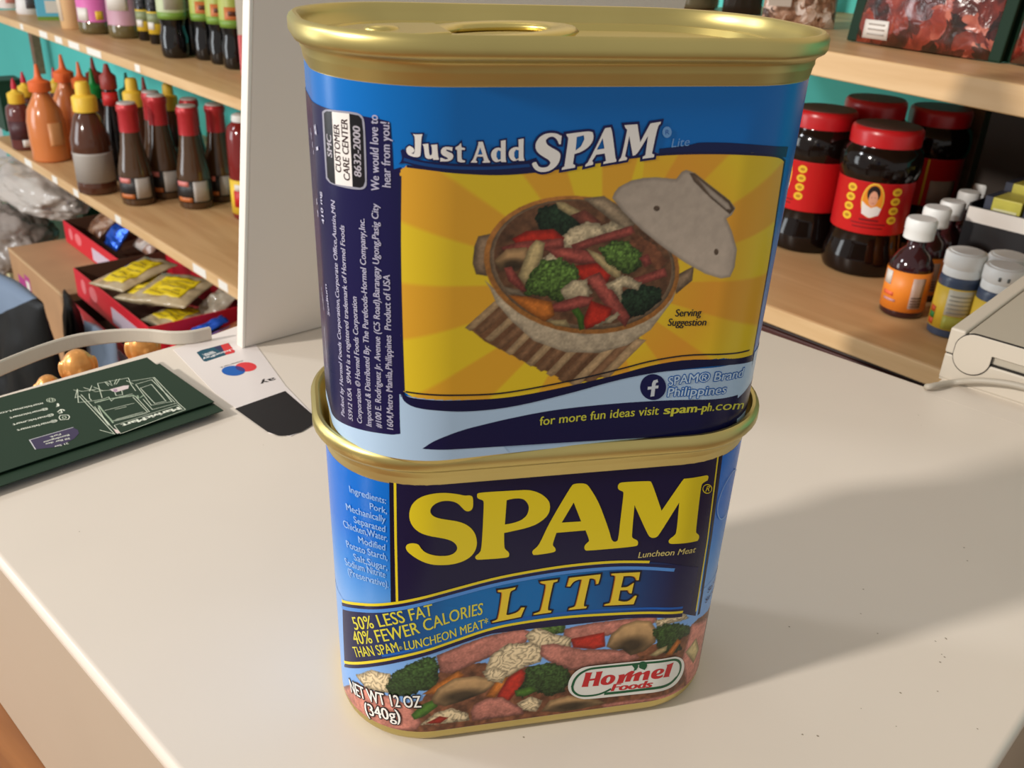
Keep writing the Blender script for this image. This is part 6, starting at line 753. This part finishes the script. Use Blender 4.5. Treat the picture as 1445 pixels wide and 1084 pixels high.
# ------------------------------------------------------------------ black display box with small yellow cartons (right)
bx = empty('display_box', (388.8, 619.2, -108.0), EA, 'black open display box with a white strip, behind the food colour bottles', 'box')
KB = mat('black_card', (26, 25, 28), .5); ht = 79.4
box('front_panel', 0, 150, 0, 2, 0, ht, KB, bx, .4); box('side_panel', 0, 2, 2.2, 90, 0, ht+2, KB, bx, .4); box('side_panel', 148, 150, 2.2, 90, 0, ht+2, KB, bx, .4); box('back_panel', 2.2, 147.8, 88, 90, 0, ht+10, KB, bx, .4); box('bottom_panel', 2.2, 147.8, 2.2, 87.8, 0, 2, KB, bx)
box('white_strip', 1.5, 149, -.8, 0, ht-13.3, ht-.5, WHITEL, bx)
YB = mat('yellow_green_carton', (204, 196, 84), .4, var=.12, vscale=60)
CARTL = ['small yellow carton in the front row of the black box, leftmost', 'small yellow carton in the front row of the black box, second from left', 'small yellow carton in the front row of the black box, third from left', 'small yellow carton in the front row of the black box, rightmost', 'taller yellow carton in the back row of the black box, leftmost', 'taller yellow carton in the back row of the black box, second from left', 'taller yellow carton in the back row of the black box, third from left', 'taller yellow carton in the back row of the black box, rightmost']
for i in range(8):
    cx, cy = 10+34*(i % 4), 10+36*(i//4)
    k = empty('small_carton', tuple(Vector((388.8, 619.2, -106.0))+E1*cx+EN*cy), EA, CARTL[i], 'carton', 'yellow cartons in the black box')
    box('carton', 0, 31, 0, 32, .2, ht+(7 if i < 4 else 14), YB, k, .8); box('dark_flap', -.4, 6, -.3, 32.3, 1, ht+(7.2 if i < 4 else 14.2), mat('navy_flap', (56, 60, 76), .5), k)
    box('print_line', 8, 28, -.25, 0, ht-6, ht-2, mat('pale_print', (222, 218, 170), .5), k)


# ------------------------------------------------------------------ packs of dried red meat and bags on the right top shelf
def food_mat(name, cols, scale, rough=.18):
    if name in MATS: return MATS[name]
    m = bpy.data.materials.new(name); m.use_nodes = True; nt = m.node_tree; L = nt.links.new; b = nt.nodes['Principled BSDF']
    b.inputs['Roughness'].default_value = rough; b.inputs['Coat Weight'].default_value = .9; b.inputs['Coat Roughness'].default_value = .1
    tc = nt.nodes.new('ShaderNodeTexCoord'); v = nt.nodes.new('ShaderNodeTexVoronoi'); v.inputs['Scale'].default_value = scale; v.feature = 'SMOOTH_F1'
    n = nt.nodes.new('ShaderNodeTexNoise'); n.inputs['Scale'].default_value = scale*1.3; n.inputs['Detail'].default_value = 4; n.inputs['Distortion'].default_value = 1.0
    r = nt.nodes.new('ShaderNodeValToRGB'); els = r.color_ramp.elements
    while len(els) < len(cols): els.new(.5)
    for i, c in enumerate(cols): els[i].position = .28+.46*i/(len(cols)-1); els[i].color = (*lin(c), 1)
    bp = nt.nodes.new('ShaderNodeBump'); bp.inputs['Strength'].default_value = .5; bp.inputs['Distance'].default_value = .004
    mx = nt.nodes.new('ShaderNodeVectorMath'); mx.operation = 'MULTIPLY_ADD'; mx.inputs[1].default_value = (.02,)*3; sp = nt.nodes.new('ShaderNodeSeparateColor'); ad = nt.nodes.new('ShaderNodeMath'); ad.operation = 'MULTIPLY_ADD'; ad.inputs[1].default_value = .45
    v.feature = 'F1'; L(tc.outputs['Object'], n.inputs['Vector']); L(n.outputs['Color'], mx.inputs[0]); L(tc.outputs['Object'], mx.inputs[2]); L(mx.outputs[0], v.inputs['Vector']); L(v.outputs['Color'], sp.inputs[0]); L(sp.outputs[0], ad.inputs[0])
    hf = nt.nodes.new('ShaderNodeMath'); hf.operation = 'MULTIPLY'; hf.inputs[1].default_value = .55; L(n.outputs['Fac'], hf.inputs[0]); L(hf.outputs[0], ad.inputs[2]); L(ad.outputs[0], r.inputs['Fac']); L(r.outputs['Color'], b.inputs['Base Color']); L(v.outputs['Distance'], bp.inputs['Height']); L(bp.outputs['Normal'], b.inputs['Normal'])
    MATS[name] = m; return m
def pouch_point(w_, h_, t_, sd, lump, a, b, s_):
    e = (max(0, math.sin(PI*a)))**.55*(max(0, min(1, 1-((b-.36)/(.66 if b > .36 else .40))**2)))**.6
    lp = mnoise.noise(Vector((a*4+sd, b*4, s_*2.0)))*lump+mnoise.noise(Vector((a*9+sd, b*9, s_*5.0)))*lump*.5
    return ((a-.5)*w_*(1-.05*math.sin(PI*b)), s_*(t_*.5*e*(1+lp)+.25)+1.5*math.sin(a*9+sd)*(b > .9), b*h_)
def pillow(name, w_, h_, t_, m, parent=None, seed=1, nu=26, nv=20, lump=.25):
    """filled plastic pouch standing in the xz plane: width w_, height h_, thickness t_, flat seams at the sides and top"""
    V = []; Fc = []; sd = seed*7.3
    for s_ in (-1, 1):
        for i in range(nu+1):
            for j in range(nv+1): V.append(pouch_point(w_, h_, t_, sd, lump, i/nu, j/nv, s_))
    k = (nu+1)*(nv+1)
    for i in range(nu):
        for j in range(nv):
            a = i*(nv+1)+j; Fc.append((a, a+nv+1, a+nv+2, a+1)); Fc.append((k+a, k+a+1, k+a+nv+2, k+a+nv+1))
    for i in range(nu):
        for j in (0, nv): a = i*(nv+1)+j; q = (a, a+nv+1, k+a+nv+1, k+a); Fc.append(q if j else q[::-1])
    for j in range(nv):
        for i in (0, nu): a = i*(nv+1)+j; q = (a, a+1, k+a+1, k+a); Fc.append(q[::-1] if i else q)
    return mesh_obj(name, V, Fc, m, parent)
def pouch_patch(name, w_, h_, t_, seed, lump, a0, a1, b0, b1, m, parent, off=.5):
    """label that follows the front of a pouch made by pillow() with the same numbers"""
    n = max(2, int((a1-a0)*26)); k = max(1, int((b1-b0)*22)); V = []; Fc = []
    for i in range(n+1):
        for j in range(k+1): x, y, z = pouch_point(w_, h_, t_, seed*7.3, lump, a0+(a1-a0)*i/n, b0+(b1-b0)*j/k, -1); V.append((x, y-off, z))
    for i in range(n):
        for j in range(k): a = i*(k+1)+j; Fc.append((a, a+k+1, a+k+2, a+1))
    o = mesh_obj(name, V, Fc, m, parent); md = o.modifiers.new('thick', 'SOLIDIFY'); md.thickness = .25*S; md.offset = 0; return o
k = empty('food_pouch', (302.9, 586.5, 100.6), -0.9482, 'clear pouch of red dried meat with green sides and white sticker', 'pouch', 'food pouches on the right top shelf'); W_ = 124.5; SD_ = 1
pl = pillow('pouch', W_, 188, 34, food_mat('dried_meat', ((30,16,14),(88,30,24),(144,52,38),(196,112,92)), 55), k, 1)
DGR = mat('dark_green_film', (16, 44, 28), .6, spec=.2)
for sx in (-1, 1): box('green_side', sx*(W_/2+1)-5, sx*(W_/2+1)+5, -2.2, 2.2, 0, 184, DGR, k, 1)
pouch_patch('white_sticker', W_, 188, 34, SD_, .25, .08, .29, .02, .095, WHITEL, k, .6)
for i in range(3): pouch_patch('text_line', W_, 188, 34, SD_, .25, .12, .26, .035+.02*i, .041+.02*i, GREYL, k, .95)
k.rotation_euler.x = math.radians(-7)
k = empty('food_pouch', (366.2, 501.0, 100.6), -1.1534, 'clear pouch of red dried meat at the right frame edge of the top shelf', 'pouch', 'food pouches on the right top shelf'); W_ = 77.0; SD_ = 2
pl = pillow('pouch', W_, 188, 34, food_mat('dried_meat', ((30,16,14),(88,30,24),(144,52,38),(196,112,92)), 55), k, 2)
DGR = mat('dark_green_film', (16, 44, 28), .6, spec=.2)
for sx in (-1, 1): box('green_side', sx*(W_/2+1)-5, sx*(W_/2+1)+5, -2.2, 2.2, 0, 184, DGR, k, 1)
k.rotation_euler.x = math.radians(-7)
k = empty('food_pouch', (245.3, 742.1, 100.6), -0.1099, 'clear pouch of brown snacks with pale label behind the upper tin rim', 'pouch', 'food pouches on the right top shelf'); W_ = 67.4; SD_ = 3
pl = pillow('pouch', W_, 170, 30, food_mat('nut_mix', ((70,44,36),(150,108,84),(206,172,150),(236,222,214)), 90), k, 3)
box('pale_label', -W_*.46, -W_*.16, -16.8, -16, 18, 90, mat('grey_label', (196,184,172), .4), k)
k = empty('food_pouch', (215.6, 855.5, 100.6), -0.2960, 'black pouch between the brown snack pouch and the glass bottle on the top shelf', 'pouch', 'food pouches on the right top shelf'); W_ = 40.6; SD_ = 4
pl = pillow('pouch', W_, 170, 26, mat('black_pouch', (20,19,20), .3, coat=.5), k, 4)

P = [(20,0),(24,2),(25,6),(25,70),(20,90),(10,104),(10,130)]
gb = empty('glass_bottle', (176.0, 910.1, 100.0), 0, 'grey glass bottle with bright rim just right of the white panel top', 'bottle'); lathe('body', P, bmat('olive_grey_glass', (92,86,66)), gb); lathe('cap', [(11,128),(11,142),(.01,142)], SILV, gb)

# ------------------------------------------------------------------ low storage board with boxes, trays and bags (left)
cb2 = empty('dark_cabinet', fr(-420, 545, -900), EA, 'dark cabinet front under the right lower shelf', 'cabinet'); box('cabinet_body', 0, 900, 0, 300, 0, 770, mat('dark_cabinet_brown', (44, 26, 20), .6), cb2, 2); box('cabinet_rail', -2, 902, -4, 0, 730, 768, mat('dark_red_rail', (70, 28, 22), .5), cb2, 1)
lb = empty('low_shelf', (0, 0, 0), 0, 'low wooden storage board under the left shelves holding boxes and bags', 'shelf')
oriented_box('board', -2900, -900, 150, 880, -764, -741, PLY, lb, 1)
def carton(label, a0, a1, n0, n1, z0, z1, m, name='cardboard_box', cat='box', group=None):
    b = empty(name, fr(a0, n0, z0), EA, label, cat, group); w_, d_, h_ = a1-a0, n1-n0, z1-z0
    box('side_wall', 0, w_, 0, 3, 0, h_, m, b, .8); box('side_wall', 0, w_, d_-3, d_, 0, h_, m, b, .8)
    box('side_wall', 0, 3, 3, d_-3, 0, h_, m, b, .8); box('side_wall', w_-3, w_, 3, d_-3, 0, h_, m, b, .8)
    box('top_flap', .5, w_-.5, .5, d_/2-.8, h_, h_+2.4, m, b, .8); box('top_flap', .5, w_-.5, d_/2+.8, d_-.5, h_, h_+2.5, m, b, .8); box('bottom_flap', 3, w_-3, 3, d_-3, 0, 3, m, b)
    return b, w_, d_, h_
b, w_, d_, h_ = carton('brown cardboard box with magenta print, left of the red trays', -2056, -1702, 352, 640, -740, -520, CARTON)
MAG = mat('magenta_print', (170, 62, 130), .6)
for x0, x1, z0, z1, mm in ((44, 92, 96, 176, MAG), (100, 124, 106, 178, WHITEL), (94, 130, 92, 190, MAG)): box('print', x0, x1, -.5-(mm is WHITEL)*.3, 0, z0, z1, mm, b)
box('tape', 0, w_, d_/2-22, d_/2+22, h_+2.5, h_+2.9, mat('brown_tape', (150, 108, 74), .25), b); box('edge_wear', -.3, w_, -.6, 3.2, h_-.6, h_+2.9, mat('worn_edge', (206, 172, 130), .6), b)
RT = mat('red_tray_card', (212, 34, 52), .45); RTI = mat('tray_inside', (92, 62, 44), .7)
def tray(label, a0, a1, n0, n1, z0, h_):
    t = empty('red_tray', fr(a0, n0, z0), EA, label, 'tray', 'red card display trays'); w_, d_ = a1-a0, n1-n0
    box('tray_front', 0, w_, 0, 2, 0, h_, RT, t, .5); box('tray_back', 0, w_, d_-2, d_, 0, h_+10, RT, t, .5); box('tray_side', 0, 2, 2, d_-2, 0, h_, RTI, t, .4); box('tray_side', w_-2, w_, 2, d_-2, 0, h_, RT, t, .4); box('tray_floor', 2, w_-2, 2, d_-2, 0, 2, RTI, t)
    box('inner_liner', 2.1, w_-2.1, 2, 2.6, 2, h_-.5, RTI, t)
    box('white_label', w_*.52, w_*.93, -.6, 0, h_*.12, h_*.66, mat('lilac_label', (206, 190, 206), .5), t)
    for cx, rx in ((.13, 12), (.27, 20)):
        q = [(w_*cx+rx*math.cos(2*PI*i/16), h_*.56+h_*.26*math.sin(2*PI*i/16)) for i in range(16)]; yprism('logo_oval', q, -.5, 0, mat('pale_red_print', (232, 120, 126), .5), t)
    return t
carton('plain brown box carrying the red trays', -1655, -1306, 376, 548, -740, -580, CARTON)
tray('red tray underneath the tray of yellow labelled sachets', -1672, -1302, 358, 546, -574, 54)
tray('red tray heaped with yellow labelled sachets, in front', -1659, -1304, 368, 548, -506, 56)
tray('red tray with white label and blue sweets, standing on the cardboard box', -2030, -1700, 468, 630, -517, 50)
carton('plain brown box carrying the brown snacks tray', -1290, -1010, 400, 600, -740, -530, CARTON)
tray('red tray of brown snacks and blue packet right of the sachets', -1296, -1010, 396, 600, -527, 50)
SAC = mat('clear_sachet', (188, 170, 136), .16, coat=.8, var=.22, vscale=26, bump=.5, bscale=60); YLB = mat('yellow_sachet_label', (232, 206, 30), .45, var=.05, vscale=90); DKT = mat('olive_print', (150, 128, 20), .5)
def sachet(label, a, n, z, th, w_, h_, lw, lh, tilt=1.5):
    """pouch lying on its back: (a, n) is the middle, th the direction of its width"""
    up = Vector((-math.sin(th), math.cos(th), 0)); k = empty('spice_sachet', fr(a, n, z)-up*h_/2*math.sin(tilt)-Vector((0,0,h_/2*math.cos(tilt))), th, label, 'sachet', 'yellow labelled sachets in the red tray')
    sd = int(abs(a+n)) % 17; A = (w_, h_, 15, sd, .8); fa, fb = lw/w_/2, lh/h_/2
    pillow('sachet_film', *A[:3], SAC, k, sd, 30, 26, .8); pouch_patch('label', *A, .5-fa, .5+fa, .5-fb, .5+fb, YLB, k, .6)
    for i in range(5): b0 = .5-fb+2*fb*(.14+.16*i); pouch_patch('print_line', *A, .5-fa*(.84-.1*(i % 3)), .5+fa*(.80-.16*(i % 2)), b0, b0+.028, DKT, k, .9)
    k.rotation_euler.x = -tilt; return k
sachet('flat sachet with long yellow label at the back left of the tray', -1540, 440, -441, -.42, 84, 140, 48, 106)
sachet('topmost flat sachet with square yellow label at the right of the tray', -1404, 456, -434, -.22, 116, 118, 73, 78)
sachet('sachet with yellow label half covered by the topmost one', -1474, 452, -452, -.30, 92, 124, 60, 84)
sachet('sachet low in the tray, seen at its front right corner', -1372, 444, -470, -.5, 88, 90, 60, 56)
cf = empty('clear_film_bag', fr(-1345, 480, -478), EA, 'crumpled clear film bag at the right end of the sachet tray', 'bag'); q = pillow('film', 60, 70, 30, mat('smoky_film', (168, 158, 140), .14, coat=.8, var=.2, vscale=20, bump=.6, bscale=40), cf, 5, 22, 16, .8); cf.rotation_euler.x = -.9
CRISP = food_mat('crisps', ((110,54,24),(166,98,48),(206,146,84)), 40); BLUEF = mat('blue_foil', (38, 92, 206), .2, .5, bump=.8, bscale=70)
k = empty('snack_packet', fr(-1190, 420, -478), EA, 'packet of brown snacks with purple end in the right red tray', 'packet'); pillow('packet', 150, 140, 34, CRISP, k, 9); box('purple_end', 40, 78, -16, -8, 40, 138, mat('purple_film', (120, 50, 110), .3, coat=.5), k, 2); k.rotation_euler.x = -1.35
k = empty('blue_packet', fr(-1279, 404, -483), EA, 'shiny blue packet squeezed between the sachets and crisps', 'packet'); pillow('packet', 28, 92, 18, BLUEF, k, 11, 16, 18, .9); k.rotation_euler.x = -1.25
k = empty('blue_sweet_packet', fr(-1840, 500, -484), EA, 'shiny blue sweet packet in the back red tray', 'packet'); pillow('packet', 70, 60, 24, BLUEF, k, 12, 14, 14, .7); k.rotation_euler.x = -.7
k = empty('brown_snack_packet', fr(-1960, 505, -488), EA, 'clear packet of brown snacks in the back red tray', 'packet'); pillow('packet', 80, 70, 24, food_mat('brown_snack', ((96,58,40),(150,104,74),(214,196,180)), 30), k, 13, 16, 14, .6); k.rotation_euler.x = -.9
k = empty('white_snack_packet', fr(-1775, 540, -482), EA, 'white and brown packet at the right end of the back tray', 'packet'); pillow('packet', 90, 80, 26, food_mat('pale_snack', ((150,110,90),(206,192,182),(226,216,208)), 22), k, 14, 16, 14, .6); k.rotation_euler.x = -.9
def crumple(name, label, P, r, m, seed, cat='bag', group=None, amp=.32):
    k = empty(name, P, EA, label, cat, group); bm = bmesh.new(); bmesh.ops.create_icosphere(bm, subdivisions=5, radius=1.0); V = []
    for v in bm.verts:
        d_ = v.co.copy(); q = d_*2.1+Vector((seed, seed*.7, 0)); a = amp*mnoise.noise(q)+amp*.55*abs(mnoise.noise(q*2.3))+amp*.3*abs(mnoise.noise(q*5.1)); v.co = d_*(1+a)
        v.co = Vector((v.co.x*r[0], v.co.y*r[1], max(-.62, v.co.z)*r[2]))*S
    me = bpy.data.meshes.new(name); bm.to_mesh(me); bm.free(); me.materials.append(m); me.polygons.foreach_set('use_smooth', [True]*len(me.polygons)); o = bpy.data.objects.new('film', me); COL.objects.link(o); o.parent = k; return k
def film(name, c, al):
    m = mat(name, c, .16, coat=.8, bump=.5, bscale=45, alpha=al); return m
crumple('plastic_bag', 'crumpled clear plastic bag lying on the cardboard box under the shelf', fr(-2262, 492, -446), (212, 92, 57), film('clear_film', (206, 196, 188), .8), 3.1, group='crumpled plastic bags', amp=.2)
crumple('plastic_bag', 'dull grey plastic bag slumped left of the cardboard box top', fr(-2240, 400, -560), (130, 90, 75), film('grey_film', (150, 138, 130), .9), 8.4, group='crumpled plastic bags')
crumple('plastic_bag', 'dark grey plastic bag standing at the left frame edge beside the box', fr(-2240, 210, -661), (110, 80, 126), film('dark_film', (104, 98, 94), .95), 5.7, group='crumpled plastic bags')
BLKF = mat('black_pouch_film', (9, 9, 11), .5, spec=.25, bump=.3, bscale=30); SLATE = mat('slate_film', (112, 128, 150), .35, coat=.1, bump=.3, bscale=30)
def two_tone(name, c0, c1, thr):
    m = mat(name, c0, .5, spec=.25, bump=.3, bscale=30); nt = m.node_tree; L = nt.links.new; b = nt.nodes['Principled BSDF']
    tc = nt.nodes.new('ShaderNodeTexCoord'); d = nt.nodes.new('ShaderNodeVectorMath'); d.operation = 'DOT_PRODUCT'; d.inputs[1].default_value = (-.5, 0, 1)
    g = nt.nodes.new('ShaderNodeMath'); g.operation = 'GREATER_THAN'; g.inputs[1].default_value = thr*S; x = nt.nodes.new('ShaderNodeMix'); x.data_type = 'RGBA'
    x.inputs[6].default_value = (*lin(c0), 1); x.inputs[7].default_value = (*lin(c1), 1)
    L(tc.outputs['Object'], d.inputs[0]); L(d.outputs['Value'], g.inputs[0]); L(g.outputs[0], x.inputs[0]); L(x.outputs[2], b.inputs['Base Color']); return m
TWO = two_tone('black_and_slate_film', (9, 9, 11), (112, 128, 150), 284)
def pouch(label, P, w_, h_, t_, m, rz, top, seed, circle=False):
    k = empty('standing_pouch', P, EA+rz, label, 'pouch', 'standing pouches by the cardboard box'); pillow('pouch_film', w_, h_, t_, m, k, seed, 26, 24, .35)
    if circle: yprism('beige_disc', [(-w_*.30+27*math.cos(2*PI*i/24), h_*.60+27*math.sin(2*PI*i/24)) for i in range(24)], -t_*.60, -t_*.56, mat('beige_print', (216, 168, 122), .5), k)
    return k
pouch('large black standing pouch with slate blue top and beige disc at the left', fr(-1520, 225, -740), 270, 336, 80, TWO, .10, True, 21, True)
pouch('black standing pouch close behind the large one', fr(-1520, 312, -740), 100, 285, 46, BLKF, -.2, False, 22)
pouch('slate blue pouch leaning in front of the red trays', fr(-1395, 318, -740), 110, 268, 44, SLATE, .1, False, 23)
gx = empty('green_crate', fr(-2880, 640, -741), EA, 'dark green crate far back under the left shelf', 'crate'); box('crate_wall', 0, 420, 0, 200, 0, 330, mat('dark_green_plastic', (16, 62, 44), .5), gx, 3); box('crate_rim', -6, 426, -6, 206, 322, 340, mat('dark_green_plastic'), gx, 2)
ps = empty('pale_post', fr(-2520, 440, -900), EA, 'pale cream post at the far left under the lower shelf', 'post'); box('post_body', 0, 30, 0, 30, 0, 518, mat('cream_post', (226, 222, 180), .5), ps, 1)
gb2 = empty('green_box', fr(-2560, 500, -359), EA, 'dark green box at the left end of the lower shelf', 'box'); box('carton', 0, 72, 0, 60, 0, 118, mat('dark_green_plastic'), gb2, 1.5); box('lid', -1, 73, -1, 61, 118, 124, mat('dark_green_plastic'), gb2, 1)
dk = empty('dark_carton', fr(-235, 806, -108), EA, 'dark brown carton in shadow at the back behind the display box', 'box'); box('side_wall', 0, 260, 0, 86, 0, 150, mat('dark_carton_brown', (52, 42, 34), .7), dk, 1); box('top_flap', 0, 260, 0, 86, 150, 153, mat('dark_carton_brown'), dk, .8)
